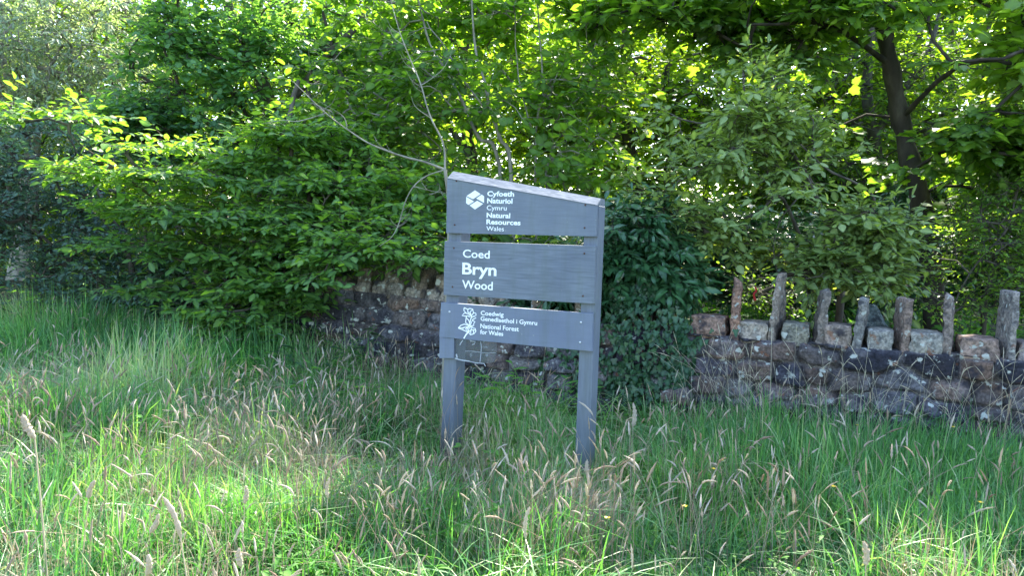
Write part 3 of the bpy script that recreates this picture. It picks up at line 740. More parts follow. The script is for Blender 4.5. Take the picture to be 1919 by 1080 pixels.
# 1 hornbeam overhanging the left half of the wall, boughs layered out to the left
b = gr(420, 7.9)
plant('hornbeam_tree', 'low broad hornbeam with flat layered boughs hanging over the left end of the wall', 'tree', b,
      [[b, gp(440, 520, 7.9), gp(470, 420, 7.8), gp(520, 300, 7.8), gp(560, 150, 7.9)],
       [gp(450, 500, 7.9), gp(380, 430, 7.5), gp(260, 350, 7.2), gp(130, 250, 7.0)],
       [gp(460, 460, 7.8), gp(560, 430, 7.3), gp(680, 430, 7.0), gp(790, 470, 6.8)]],
      [(.075, .02), (.03, .006), (.035, .006)],
      [B(110, 222, 7.0, 90, 14, .3, 1.8), B(40, 200, 7.1, 50, 12, .3, 1.2), B(250, 275, 7.1, 110, 18, .4, 1.5), B(190, 325, 7.2, 90, 14, .4, 1.3), B(370, 335, 7.1, 130, 18, .6, 1.4), B(300, 390, 7.3, 110, 16, .5, 1.3), B(430, 405, 7.0, 130, 18, .6, 1.4), B(300, 455, 7.1, 110, 16, .5, 1.2), B(440, 480, 6.9, 140, 18, .5, 1.4),
       B(560, 255, 7.6, 110, 20, .5, 1.2), B(520, 310, 7.3, 110, 22, .5, 1.3), B(640, 350, 7.2, 120, 22, .5, 1.3), B(580, 420, 7.0, 120, 24, .5, 1.3), B(700, 405, 6.9, 110, 22, .5, 1.3), B(640, 300, 7.7, 120, 20, .5),
       B(700, 455, 6.6, 120, 24, .4, 1.5), B(490, 535, 6.7, 110, 24, .35, 1.4), B(770, 468, 6.5, 70, 26, .3, 1.6), B(330, 540, 7.0, 80, 18, .3), B(690, 470, 6.3, 100, 12, .2, 1.2), B(460, 592, 6.5, 80, 22, .25, 1.2), B(555, 560, 6.6, 40, 35, .2, 1.0), B(600, 480, 6.7, 80, 22, .3, 1.2), B(610, 515, 6.3, 50, 14, .15, .9), B(800, 480, 6.2, 40, 12, .15, .8)],
      720, .090, T_OV, 'hornbeam', twigs=4, per=8, tlen=.40, layered=.9, droop=.12, hole=.40, nf=2.4, face=.14)
# 2 blackthorn at the left edge, blue haze tinted into its leaf colours
b = gr(200, 8.6)
plant('blackthorn_shrub', 'dark blackthorn thicket with blue haze tinted into its leaves at the far left, reddish stem showing near the ground', 'shrub', b,
      [[b, gp(238, 560, 8.5), gp(250, 520, 8.5), gp(210, 400, 8.6), gp(150, 300, 8.7)], [gp(245, 560, 8.5), gp(120, 480, 8.4), gp(20, 380, 8.4)], [gr(90, 8.9), gp(80, 480, 8.8), gp(60, 300, 8.9)]],
      [(.055, .012), (.03, .008), (.03, .01)],
      [B(60, 330, 8.6, 150, 110, 1.0), B(20, 470, 8.2, 130, 100, .8), B(160, 500, 8.4, 120, 80, .7), B(-120, 380, 8.4, 140, 200, 1.0), B(250, 420, 9.0, 110, 120, .7), B(230, 560, 8.2, 110, 28, .4), B(60, 570, 7.9, 120, 30, .4)],
      520, .062, T_OV2, 'blackthorn', twigs=5, per=9, tlen=.36, layered=.3, droop=.05, hole=.40, nf=2.2)
# 3 grey willow, far left top, in the sun
b = gr(40, 15)
plant('white_willow_tree', 'tall pale grey-green willow catching the sun in the top left corner', 'tree', b,
      [[b, gp(60, 300, 15), gp(90, 50, 15), gp(120, -150, 15)], [gp(60, 300, 15), gp(0, 100, 14.6), gp(-60, -60, 14.5)]],
      [(.2, .05), (.09, .03)],
      [B(60, 100, 13.2, 170, 110, 1.2, 1.3), B(160, 60, 13.0, 110, 110, 1.2, 1.3), B(190, 190, 13.2, 90, 60, 1.0), B(-80, 180, 14.5, 130, 120, 1.2), B(120, 200, 14.4, 110, 70, 1.0), B(-120, 0, 14.5, 150, 150, 1.5), B(60, -120, 15, 200, 110, 1.5)],
      560, .10, T_LAN, 'willow', bark='bark_pale', twigs=5, per=9, tlen=.6, layered=.1, droop=.25, hole=.40, nf=1.0, r_tip=.006, width=1.3)
# 4 field maple behind the hornbeam
b = gr(560, 11)
plant('field_maple_tree', 'dark rounded field maple standing behind the hornbeam, sky showing through its top', 'tree', b,
      [[b, gp(540, 380, 11), gp(500, 180, 11), gp(430, 20, 11), gp(400, -120, 11)], [gp(510, 240, 11), gp(600, 120, 10.7), gp(690, 20, 10.6), gp(705, -60, 10.6)], [gp(530, 330, 11), gp(380, 220, 10.8), gp(260, 140, 10.6)]],
      [(.14, .05), (.06, .03), (.06, .02)],
      [B(360, 130, 10.5, 110, 100, 1.0), B(460, 50, 10.6, 170, 80, 1.0), B(560, 160, 10.8, 150, 110, 1.1), B(400, 230, 10.4, 190, 80, .9), B(280, 240, 10.2, 90, 50, .8), B(660, 90, 10.9, 90, 100, .8, .6), B(380, -80, 10.8, 170, 60, 1.0, .6)],
      600, .088, T_HAZ, 'maple', twigs=5, per=8, tlen=.42, layered=.45, droop=.1, hole=.48, nf=1.5, r_tip=.005)
# 5 hazel behind the sign: pale stems fanning up
b = gr(965, 7.9)
plant('hazel_tree', 'many-stemmed hazel fanning pale stems up from behind the sign, light green leaves', 'tree', b,
      [[b, gp(958, 325, 7.9), gp(938, 260, 7.9), gp(920, 205, 7.9), gp(905, 150, 7.9), gp(890, 90, 7.9), gp(880, -60, 7.9)],
       [gr(955, 8.0), gp(935, 310, 8.0), gp(900, 260, 8.0), gp(865, 185, 8.0), gp(858, 170, 8.0), gp(800, 60, 8.1), gp(770, -60, 8.1)],
       [gp(925, 222, 7.9), gp(880, 165, 7.8), gp(845, 110, 7.7), gp(800, 40, 7.7)],
       [gr(1010, 8.2), gp(1005, 250, 8.2), gp(1018, 180, 8.2), gp(1010, 60, 8.2), gp(1000, -80, 8.2)],
       [gp(1005, 256, 8.2), gp(985, 205, 8.2), gp(970, 110, 8.2), gp(960, -40, 8.2)],
       [gr(1080, 8.4), gp(1085, 280, 8.4), gp(1110, 200, 8.4), gp(1140, 60, 8.5)]],
      [(.026, .009), (.024, .008), (.012, .005), (.015, .006), (.011, .005), (.015, .006)],
      [B(680, 180, 8.5, 110, 110, .6), B(830, 120, 8.7, 130, 120, .7), B(990, 90, 8.8, 130, 100, .7, .8), B(1080, 180, 8.4, 100, 120, .6), B(730, 270, 8.3, 110, 60, .4), B(930, 335, 7.5, 160, 35, .3, 1.1), B(1060, 90, 7.7, 70, 60, .3, .7), B(870, 60, 7.6, 110, 60, .2, .9), B(800, 170, 7.6, 80, 50, .2, .8), B(950, 190, 7.6, 60, 50, .2, .7), B(860, -150, 8.3, 280, 55, .8, .45),  # last lump is unseen upper crown, added to dapple the sunlight
       B(1090, 320, 7.8, 90, 70, .5), B(760, 0, 8.4, 160, 70, .6, .7), B(1000, 0, 8.4, 180, 70, .6, .6), B(800, 370, 7.5, 90, 60, .4), B(880, 470, 7.6, 200, 60, .4)],
      520, .105, T_HAZ, 'hazel', bark='bark_pale', twigs=4, per=6, tlen=.42, layered=.45, droop=.15, hole=.45, nf=2.0, r_max=.010)
# 6 sallow leaning over the right half of the wall
b = gr(1560, 6.5)
plant('sallow_shrub', 'grey-green sallow bush with small oval leaves leaning over the right part of the wall', 'shrub', b,
      [[b, gp(1575, 520, 6.4), gp(1545, 400, 6.3), gp(1490, 290, 6.2), gp(1400, 200, 6.2)], [gp(1570, 500, 6.4), gp(1640, 380, 6.2), gp(1560, 320, 6.0), gp(1500, 270, 5.9)], [gr(1590, 6.6), gp(1480, 395, 6.3), gp(1420, 400, 6.2), gp(1330, 440, 6.0)],
       [gp(1500, 360, 6.3), gp(1450, 450, 5.9), gp(1470, 560, 5.8)]],
      [(.035, .01), (.016, .006), (.02, .006), (.007, .003)],
      [B(1420, 150, 6.3, 50, 40, .3, .6), B(1450, 220, 6.1, 110, 40, .35), B(1290, 240, 6.5, 70, 40, .3, .6), B(1380, 310, 6.0, 120, 32, .35), B(1230, 360, 6.3, 60, 40, .3, .7), B(1330, 420, 5.9, 90, 30, .3), B(1500, 370, 5.8, 90, 30, .3, .8), B(1620, 430, 5.7, 70, 40, .3, 1.1),
       B(1540, 505, 5.6, 90, 30, .22, 1.3), B(1650, 520, 5.6, 50, 30, .2), B(1450, 470, 6.0, 70, 30, .25, .7), B(1560, 270, 6.1, 70, 30, .25, .7), B(1180, 430, 6.6, 60, 40, .3, .6)],
      270, .080, T_OV, 'sallow', twigs=4, per=8, tlen=.30, layered=.2, droop=.08, hole=.50, nf=3.0, face=.15, r_tip=.003)
# 7 sycamore on the right: dark trunk, big lobed leaves
b = gr(1765, 8.0)
plant('sycamore_tree', 'large sycamore with dark leaning trunk on the right, broad lobed leaves', 'tree', b,
      [[b, gp(1750, 560, 8.0), gp(1728, 400, 8.0), gp(1695, 250, 8.0), gp(1668, 120, 8.0), gp(1640, 0, 8.0), gp(1620, -80, 8.0), gp(1610, -150, 8.1)],
       [gp(1668, 120, 8.0), gp(1560, 50, 7.5), gp(1480, 42, 7.2), gp(1400, 48, 7.0)], [gp(1690, 220, 8.0), gp(1790, 130, 7.2), gp(1880, 110, 6.6)], [gp(1640, -20, 8.0), gp(1800, -80, 8), gp(1950, -120, 8)]],
      [(.125, .05), (.03, .01), (.03, .01), (.04, .015)],
      [B(1840, 190, 6.9, 130, 70, .6, 1.4), B(1700, 140, 7.2, 90, 30, .4), B(1730, 60, 7.0, 120, 50, .4), B(1730, 330, 7.3, 60, 30, .2, .9), B(1850, 260, 7.0, 110, 60, .4), B(1850, 80, 6.8, 140, 90, .7), B(1640, 60, 7.4, 170, 70, .7, .8), B(1440, 40, 7.4, 200, 60, .8, .7), B(1240, 30, 8.0, 150, 60, .8, .7), B(1890, 330, 7.4, 80, 80, .5), B(1560, 200, 8.5, 100, 70, .3, .5),
       B(1760, -60, 7.8, 280, 50, 1.0, .7), B(1400, -150, 8.2, 230, 50, .8, .35), B(2050, -60, 7.6, 220, 170, 1.5, .8), B(2050, 250, 7.6, 150, 200, 1.0, .6)],  # second lump sits out of view, added to break up the sun patches
      840, .125, T_SYC, 'sycamore', bark='bark_dark', r_max=.016, twigs=4, per=6, tlen=.45, layered=.6, droop=.15, hole=.46, nf=1.5, r_tip=.006, face=.15)
# 8 shade laurel and ivy behind the sign
b = gr(1200, 6.3)
plant('laurel_shrub', 'dark glossy evergreen bush with long drooping leaves beside the right post', 'shrub', b,
      [[b, gp(1200, 560, 6.3), gp(1190, 460, 6.3), gp(1180, 400, 6.3)], [gp(1200, 560, 6.3), gp(1250, 480, 6.2), gp(1260, 430, 6.2)]],
      [(.04, .01), (.025, .01)],
      [B(1170, 430, 6.0, 60, 50, .3), B(1220, 480, 5.95, 70, 50, .3), B(1150, 500, 6.0, 60, 50, .3), B(1250, 520, 5.9, 60, 40, .25), B(1090, 520, 6.2, 60, 60, .25), B(1000, 560, 6.3, 100, 50, .2), B(1210, 410, 6.2, 50, 30, .25)],
      230, .115, T_LAN, 'laurel', twigs=5, per=8, tlen=.2, layered=.3, droop=.3, hole=.2, nf=2.5, r_tip=.003, face=.5, width=1.1)
# 9 undergrowth behind the right wall
b = gr(1850, 7.0)
plant('hawthorn_shrub', 'twiggy small-leaved hawthorn undergrowth under the sycamore at the right edge', 'shrub', b,
      [[b, gp(1850, 560, 7.0), gp(1870, 470, 7.0), gp(1900, 380, 7.0)], [gr(1700, 7.2), gp(1690, 540, 7.1), gp(1640, 450, 7.0)], [gr(1740, 6.9), gp(1800, 540, 6.8), gp(1880, 440, 6.7)], [gr(1640, 7.4), gp(1560, 560, 7.2), gp(1420, 520, 7.2)]],
      [(.02, .008), (.016, .006), (.012, .005), (.012, .005)],
      [B(1850, 500, 6.9, 110, 90, .5), B(1900, 420, 7.0, 90, 90, .5), B(1820, 420, 7.8, 60, 80, .3, .7), B(1700, 560, 7.0, 120, 40, .4, .6), B(1500, 540, 7.3, 160, 50, .4, .6), B(1990, 500, 6.8, 90, 120, .5)],
      330, .05, T_OV2, 'hazel', twigs=5, per=6, tlen=.3, layered=.2, droop=.05, hole=.46, nf=2.4, r_tip=.003)

# made-up dark bushes, added low behind the wall to fill bright gaps with shade
for nm_, lab, px, Y, hw, my, hh, mt_, lf, T, n in (
        ('shade_bush_hornbeam', 'added dark bush standing in for the deep shade under the hornbeam left of the wall end', 430, 8.7, 170, 540, 75, 'laurel', .07, T_OV2, 330),
        ('shade_bush_sallow', 'added dark bush deepening the shade behind the right wall between the sallow and the sycamore trunk', 1480, 8.9, 230, 490, 85, 'laurel', .09, T_OV2, 420),
        ('shade_bush_hawthorn', 'added dark bush closing a bright gap with shade behind the hawthorn twigs at the right edge', 1850, 9.6, 230, 470, 110, 'laurel', .10, T_LAN, 420),
        ('shade_bush_wall', 'added dark bush giving shade behind the left stretch of wall, left of the sign', 700, 9.0, 190, 500, 80, 'laurel', .06, T_OV2, 330)):
    b = gr(px, Y)
    plant(nm_, lab, 'shrub', b, [[b, gp(px, my, Y), gp(px + 20, my - hh * .6, Y)]], [(.05, .01)],
          [B(px, my, Y, hw, hh, .8), B(px - hw * .5, my - 15, Y, hw * .5, hh, .7), B(px + hw * .5, my + 15, Y, hw * .6, hh * .9, .7)], n, lf, T, mt_, twigs=5, per=8, tlen=.3, layered=.3, droop=.1, hole=.28, nf=1.8)

# bare dead sapling behind the sign's top left corner
def bare():
    root = thing('bare_sapling', (0, 0, 0), 'leafless pale sapling forking just above the top left corner of the sign', 'sapling')
    b_ = gr(832, 5.1); root.location = (b_[0], b_[1], 0); iv = -np.array((b_[0], b_[1], 0))
    a = Acc()
    def ln(pts, r0, r1, Y=5.1, dy=0.0):
        q = [np.array(gp(x, y, Y + dy * i / len(pts))) + iv for i, (x, y) in enumerate(pts)]; a.line(q, r0, r1, 6, 6, .02)
    o = [np.array(b_) + iv, np.array(gp(838, 560, 5.1)) + iv, np.array(gp(842, 400, 5.1)) + iv, np.array(gp(834, 318, 5.1)) + iv]; a.line(o, .017, .011, 7)
    ln([(834, 318), (830, 270), (808, 222), (788, 160), (768, 110), (745, 50), (720, -40)], .0075, .0025, dy=.3)
    ln([(834, 318), (790, 302), (740, 288), (690, 266), (650, 240), (610, 212), (575, 180), (545, 150)], .0085, .002, dy=.3)
    ln([(834, 318), (800, 330), (775, 350), (758, 380), (748, 420), (735, 445), (712, 462)], .005, .002)
    ln([(775, 350), (800, 356), (836, 362)], .003, .0015); ln([(800, 356), (790, 340), (800, 330)], .002, .001)
    ln([(610, 212), (560, 228), (530, 226), (490, 232)], .004, .0015, dy=.2); ln([(650, 240), (640, 215), (600, 190)], .003, .001)
    ln([(788, 160), (830, 130), (850, 90)], .003, .001); ln([(808, 222), (780, 200), (770, 180)], .003, .001)
    rr = random.Random(5)
    for path in ([(808, 222), (788, 160), (768, 110), (745, 50)], [(740, 288), (690, 266), (650, 240), (610, 212), (575, 180)], [(758, 380), (748, 420), (735, 445)]):
        for (x0_, y0_), (x1_, y1_) in zip(path, path[1:]):
            for q in range(3):
                t = rr.random(); x = x0_ + (x1_ - x0_) * t; y = y0_ + (y1_ - y0_) * t; sx_ = rr.choice((-1, 1)); L_ = rr.uniform(14, 42)
                ln([(x, y), (x + sx_ * L_ * .5, y - L_ * .35), (x + sx_ * L_ * .8, y - L_ * .9)], .0022, .0007, 5.25)
    a.build('trunk', MAT['bark_pale'], root)
bare()

# ivy: a mound clothing the wall between the two bare stretches
def ivy():
    s0, _ = wloc(1215, 600)
    root = thing('ivy', (0, 0, 0), 'mound of dark ivy smothering the middle of the stone wall just right of the sign', 'ivy')
    root.matrix_world = Matrix.Translation(W0) @ Matrix.Rotation(-WA, 4, 'Z')
    lo, _ = wloc(985, 600); hi, _ = wloc(1320, 600)
    bl = [((s0 - .02, .05, .30), (.34, .28, .34)), ((s0 + .03, .12, .62), (.38, .34, .42)), ((s0 - .35, .12, .45), (.50, .30, .50)), ((s0 + .25, .1, .45), (.22, .26, .30)), ((s0 - .75, .16, .40), (.45, .26, .42)), ((s0 - .1, .2, .95), (.33, .25, .25)), ((s0 - .18, .14, .25), (.24, .24, .30)), ((s0 - 1.15, .2, .3), (.4, .22, .35))]
    n = 9500; V = []; Nn = []
    k = rng.choice(len(bl), n); d = nrm(rng.normal(size=(n, 3)) + np.array([0, -.5, .1]))
    c = np.array([q[0] for q in bl])[k]; r = np.array([q[1] for q in bl])[k]
    bump = 1 + .22 * (fbm(d * 2.2 + c * 3, 3) - .5)[:, None] * 2
    p = c + d * r * bump * rng.uniform(.86, 1.04, (n, 1)); nm = nrm(d / r)
    inside = np.zeros(n, bool)
    for q in range(len(bl)):
        e = (((p - np.array(bl[q][0])) / np.array(bl[q][1])) ** 2).sum(1); inside |= (e < .72) & (k != q)
    ok = (~inside) & (p[:, 2] > .0); p, nm = p[ok], nm[ok]; n = len(p)
    # a fringe creeping along and down the wall, thinning to the right
    m = 700; ps = np.stack([s0 + .25 + rng.exponential(.06, m) , np.full(m, -.10), rng.uniform(.45, .85, m)], -1)
    ps[:, 1] = -.10 - .12 * (1 - ps[:, 2] / .8); ok = fbm(ps * 6, 2) > .5; ps = ps[ok]
    p = np.concatenate([p, ps]); nm = np.concatenate([nm, np.tile([0, -1., .1], (len(ps), 1))]); n = len(p)
    ax = np.array([0, -.3, -1.]) + rng.normal(0, .45, (n, 3)); nn = nm + np.array([0, -.1, .35]) + rng.normal(0, .35, (n, 3))
    leaves('foliage', p, ax, nn, rng.uniform(.032, .064, n), T_IVY, MAT['ivy'], root)
    a = Acc()
    for i in range(16):
        x = s0 - .9 + i * .08; q = [np.array((x + .1 * math.sin(i + j), -.12 + .02 * j, .1 + .14 * j)) for j in range(6)]
        a.line(q, .008, .004, 5)
    # a dark tangle of old stems fills the inside of the mound
    for c_, r_ in bl:
        dd = nrm(rng.normal(size=(60, 3)))
        for q in dd: a.line([np.array(c_) - q * np.array(r_) * .7, np.array(c_) + rng.normal(0, .05, 3), np.array(c_) + nrm(q + rng.normal(0, .5, 3)) * np.array(r_) * .8], .01, .006, 4, 2)
    a.build('stems', MAT['bark'], root)
ivy()

# ------------------------------------------------------------------ trees farther back
far = [  # px, Y, half width px, mid y, half height, label
    ('ash_tree', 'slender ash behind the hazel with sunlit yellow-green leaves', 880, 12.5, 170, 60, 170, 'wood_leaf', .10, T_OV2, 520, .46),
    ('birch_tree', 'light airy birch seen between the maple and the hazel', 640, 14.5, 150, 20, 190, 'wood_leaf', .075, T_OV2, 420, .50),
    ('oak_tree', 'sunlit oak crown glowing yellow behind the sallow bush', 1480, 13.5, 230, 110, 190, 'wood_leaf', .11, T_OV2, 720, .44),
    ('alder_tree', 'round-leaved alder behind the right post of the sign', 1180, 11.5, 170, 170, 200, 'wood_leaf', .09, T_HAZ, 620, .44),
    ('beech_tree', 'broad beech at the right edge behind the sycamore', 1860, 14, 220, 180, 230, 'wood_leaf', .10, T_OV2, 720, .42),
    ('sweet_chestnut_tree', 'sweet chestnut filling the wood between the sallow bush and the sycamore trunk', 1640, 11.5, 190, 260, 190, 'wood_leaf', .10, T_OV2, 700, .38),
    ('lime_tree', 'dim lime tree deep in the wood behind the dark maple', 330, 17, 260, 180, 260, 'wood_leaf', .11, T_OV2, 700, .40),
    ('wild_cherry_tree', 'wild cherry filling the gap left of the hazel stems low down', 730, 10.5, 180, 350, 120, 'hornbeam', .095, T_OV2, 420, .40),
]
for nm_, lab, px, Y, hw, my, hh, mt_, lf, T, n, hole in far:
    b = gr(px, Y)
    plant(nm_, lab, 'tree', b, [[b, gp(px + 10, 350, Y), gp(px - 15, 180, Y), gp(px + 5, -60, Y), gp(px - 20, -250, Y)], [gp(px - 5, 260, Y), gp(px + hw * .5, 100, Y - .3), gp(px + hw * .7, -20, Y)], [gp(px, 300, Y), gp(px - hw * .5, 140, Y + .3), gp(px - hw * .7, 20, Y)]],
          [(.11, .04), (.05, .02), (.05, .02)],
          [B(px, my, Y, hw, hh, 1.4), B(px - hw * .7, my + hh * .35, Y, hw * .6, hh * .5, 1.1), B(px + hw * .7, my + hh * .3, Y, hw * .6, hh * .5, 1.1), B(px, my - hh * .8, Y, hw * .8, hh * .6, 1.2, .6)] +
          ([B(px, 420, Y, hw * 1.1, 90, 1.2, .7)] if my < 300 else []),
          n, lf, T, mt_, twigs=4, per=7, tlen=.55, layered=.4, droop=.12, hole=hole, nf=1.1, r_tip=.006)

# the wood beyond, one mass of leaves nobody could count
def far_wood():
    N = 240000
    x = rng.uniform(-22, 24, N); y = rng.uniform(16, 27, N); z = rng.uniform(0, 1, N) ** .85 * (6.6 + 2.4 * fbm(np.stack([x * .25, y * .2, x * 0], -1)) + np.clip(x * .35, -.5, 3.2))
    p = np.stack([x, y, z], -1); k = fbm(p * .55, 3) > .38 - .14 * (z < 3.5); p = p[k]; n = len(p)
    o = leaves('woodland', p, rng.normal(size=(n, 3)) * np.array([1, 1, .4]), np.array([0, -.3, 1.]) + rng.normal(0, .5, (n, 3)), rng.uniform(.13, .26, n), T_OV2, MAT['wood_leaf'], None, .6 * fbm(p * .4, 2))
    tag(o, 'dense wood of mixed leafy trees far behind the wall', 'woodland', kind='stuff')
    # trunks of that wood
    a = Acc()
    for i in range(46):
        x = random.uniform(-16, 18); y = random.uniform(15, 24); h = random.uniform(4.5, 7)
        a.line([np.array((x, y, -.1)), np.array((x + random.uniform(-.3, .3), y, h * .5)), np.array((x + random.uniform(-.6, .6), y, h))], .12, .03, 6, 4, .1)
    t = a.build('woodland_trunks', MAT['bark'], None); tag(t, 'slim trunks standing in the far wood', 'woodland', kind='stuff')
far_wood()
# leafy litter and low herbs on the wood floor behind the wall
def understorey():
    N = 30000
    x = rng.uniform(-9, 9, N); y = rng.uniform(6.6, 15, N)
    wy = W0.y - math.tan(WA) * (x - W0.x); k = (y > wy + .7) & (fbm(np.stack([x, y, x * 0], -1) * .9, 2) > .42); x, y = x[k], y[k]
    z = gz(x, y) + rng.random(len(x)) ** 1.6 * .75; n = len(x)
    o = leaves('undergrowth', np.stack([x, y, z], -1), rng.normal(size=(n, 3)) * np.array([1, 1, .3]), np.array([0, -.2, 1.]) + rng.normal(0, .4, (n, 3)), rng.uniform(.05, .12, n), T_OV2, MAT['herb'])
    tag(o, 'low leafy undergrowth on the wood floor behind the wall', 'undergrowth', kind='stuff')
understorey()

# ------------------------------------------------------------------ grass
def blades(x, y, h, wd, bend, K=5, az=None, z0=None):
    n = len(x); az = rng.uniform(0, 2 * np.pi, n) if az is None else az
    d = np.stack([np.cos(az), np.sin(az), np.zeros(n)], -1)
    t = np.linspace(0, 1, K)
    base = np.stack([x, y, (gz(x, y) if z0 is None else z0) - .01], -1)
    up_ = h[:, None] * (t - .42 * np.minimum(bend, 1.6)[:, None] * t ** 2.4); out_ = h[:, None] * bend[:, None] * t ** 1.9 * .75
    P = base[:, None] + d[:, None] * out_[..., None]; P[..., 2] += up_
    # blade faces turn at random
    tw = rng.uniform(-.9, .9, n); sd_ = np.stack([-np.sin(az + tw), np.cos(az + tw), .25 * rng.normal(size=n)], -1)
    prof = np.array([.75, 1, .9, .6, .04]) if K == 5 else np.interp(t, [0, .3, .75, 1], [.7, 1, .7, .04])
    hw = wd[:, None] * prof[None] / 2
    a = P + sd_[:, None] * hw[..., None]; b_ = P - sd_[:, None] * hw[..., None]
    V = np.stack([a, b_], 2).reshape(n, K * 2, 3)
    q = np.array([(2 * i, 2 * i + 1, 2 * i + 3, 2 * i + 2) for i in range(K - 1)])
    Fq = (q[None] + (np.arange(n) * K * 2)[:, None, None]).reshape(-1, 4)
    return V.reshape(-1, 3), Fq, K * 2
def scatter(n, y0=1.5, y1=8.2, pad=.25):
    """points on the verge in front of the wall, denser near"""
    y = y0 + (y1 - y0) * rng.random(n) ** 1.15
    x = (rng.random(n) * 2 - 1) * (y * .70 + pad)
    wy = W0.y - math.tan(WA) * (x - W0.x)
    k = (y < wy - .06) | (x < -4.2); return x[k], y[k]
def clear_sign(x, y):
    """nothing grows through the posts"""
    lx = (x - P0.x) * SD.x + (y - P0.y) * SD.y; ly = -((x - P0.x) * SN.x + (y - P0.y) * SN.y)
    inp = np.zeros(len(x), bool)
    for a_, b_ in ((uL + spl, uLr), (uRl, uRr)): inp |= (lx > a_ - .01) & (lx < b_ + .01) & (ly > 0) & (ly < BT + PD + .01)
    return ~inp
def grass():
    x, y = scatter(170000); k = clear_sign(x, y); x, y = x[k], y[k]; n = len(x)
    cl = fbm(np.stack([x * 1.3, y * 1.3, x * 0], -1), 3)
    # the bare, lower strip at the foot of the sign; taller stands left and by the right wall
    tall = np.clip((-x - .3) * .10, 0, .16) + .16 * np.exp(-((x - 2.2) ** 2 / 1.4 + (y - 4.0) ** 2 / .8))
    h = (.10 + .34 * cl + tall) * rng.uniform(.45, 1.25, n) * np.clip(.62 + .13 * y, .7, 1.15)
    h *= 1 - .48 * np.exp(-((x - .15) ** 2 / 1.1 + (y - 3.75) ** 2 / .9))
    h *= 1 - .60 * np.exp(-((x + .42) ** 2 / .16 + (y - 4.05) ** 2 / .35))
    wl = W0.y - math.tan(WA) * (x - W0.x) - y; h += .10 * np.exp(-((wl - .25) / .35) ** 2) * (x > .9) + .12 * np.clip(-1.2 - x, 0, 1) * (y > 4)
    h *= .7 + .6 * fbm(np.stack([x * 5, y * 5, x * 0 + 3], -1), 2)
    wd = rng.uniform(.003, .0088, n) * (1 + .10 * y)
    bend = np.abs(rng.normal(.75, .55, n))
    flow = fbm(np.stack([x * 1.1, y * 1.1, x * 0 + 21], -1), 2) * 12
    az = flow + rng.normal(0, 1.1, n); flat = fbm(np.stack([x * 1.7, y * 1.7, x * 0 + 40], -1), 2) > .56
    bend = np.where(flat, bend + .7, bend)
    V, Fq, kk = blades(x, y, h, wd, bend, az=az)
    patch = fbm(np.stack([x * .8 + 9, y * .8, x * 0], -1), 2)
    tone = np.clip((patch - .5) * 1.6 + .33 + rng.normal(0, .26, n) + np.clip(-.4 - x, 0, 1) * .17, 0, 1)
    col = np.zeros((n, kk, 3)); col[..., 0] = tone[:, None]
    o = mesh_from('grass', V, Fq, MAT['grass'], None, True, col.reshape(-1, 3))
    tag(o, 'long green grass of the verge around the sign', 'grass', kind='stuff')
    # lush broad tussocks in front of the right wall
    X, Y_ = [], []
    for cx_, cy_, nn in ((1.55, 4.35, 1100), (1.9, 4.1, 1500), (2.35, 4.05, 1500), (2.75, 3.7, 1200), (2.5, 3.4, 700), (1.9, 3.3, 600), (3.3, 4.2, 800), (1.3, 4.5, 500), (1.2, 3.9, 350), (2.1, 3.6, 400), (3.0, 4.1, 400), (-.45, 5.4, 200), (-1.5, 5.9, 350), (.1, 3.1, 350), (-.4, 3.3, 300), (1.7, 2.9, 300)):
        X.append(rng.normal(cx_, .19, nn)); Y_.append(rng.normal(cy_, .16, nn))
    x = np.concatenate(X); y = np.concatenate(Y_); k = clear_sign(x, y) ; x, y = x[k], y[k]; n = len(x)
    V, Fq, kk = blades(x, y, rng.uniform(.28, .52, n), rng.uniform(.005, .009, n), np.abs(rng.normal(.45, .3, n)), 7)
    col = np.zeros((n, kk, 3)); col[..., 0] = rng.uniform(0, .5, (n, 1))
    o = mesh_from('grass_tussocks', V, Fq, MAT['grass'], None, True, col.reshape(-1, 3)); tag(o, 'broad-bladed lush grass tussocks near the right wall', 'grass', kind='stuff')
    # long arching blades that fall across the rest
    x, y = scatter(9000, 1.8, 6.5); k = clear_sign(x, y) & (np.hypot(x - .1, (y - 3.9) * .8) > .75) & (fbm(np.stack([x * 1.5, y * 1.5, x * 0 + 60], -1), 2) > .45); x, y = x[k], y[k]; n = len(x)
    V, Fq, kk = blades(x, y, rng.uniform(.32, .62, n), rng.uniform(.004, .008, n), np.abs(rng.normal(1.15, .35, n)), 7)
    col = np.zeros((n, kk, 3)); col[..., 0] = rng.uniform(.2, 1, (n, 1))
    o = mesh_from('arching_grass', V, Fq, MAT['grass'], None, True, col.reshape(-1, 3)); tag(o, 'long arching grass blades fallen across the shorter grass', 'grass', kind='stuff')
    # dead blades and thatch
    x, y = scatter(60000); k = clear_sign(x, y) & ((fbm(np.stack([x, y, x * 0 + 4], -1) * 1.1, 2) + (x < -1.2) * .08 + .08 * ((x < -.9) & (y < 3.2)) + .2 * np.exp(-((x - .15) ** 2 + (y - 2.9) ** 2) / .12)) > .53 - .07 * (x < 0)); x, y = x[k], y[k]; n = len(x)
    V, Fq, kk = blades(x, y, rng.uniform(.15, .5, n), rng.uniform(.0018, .0035, n), np.abs(rng.normal(.6, .5, n)))
    col = np.zeros((n, kk, 3)); col[..., 0] = rng.random((n, 1))
    o = mesh_from('dry_grass', V, Fq, MAT['dry'], None, True, col.reshape(-1, 3)); tag(o, 'bleached dead blades among the green grass', 'grass', kind='stuff')
grass()

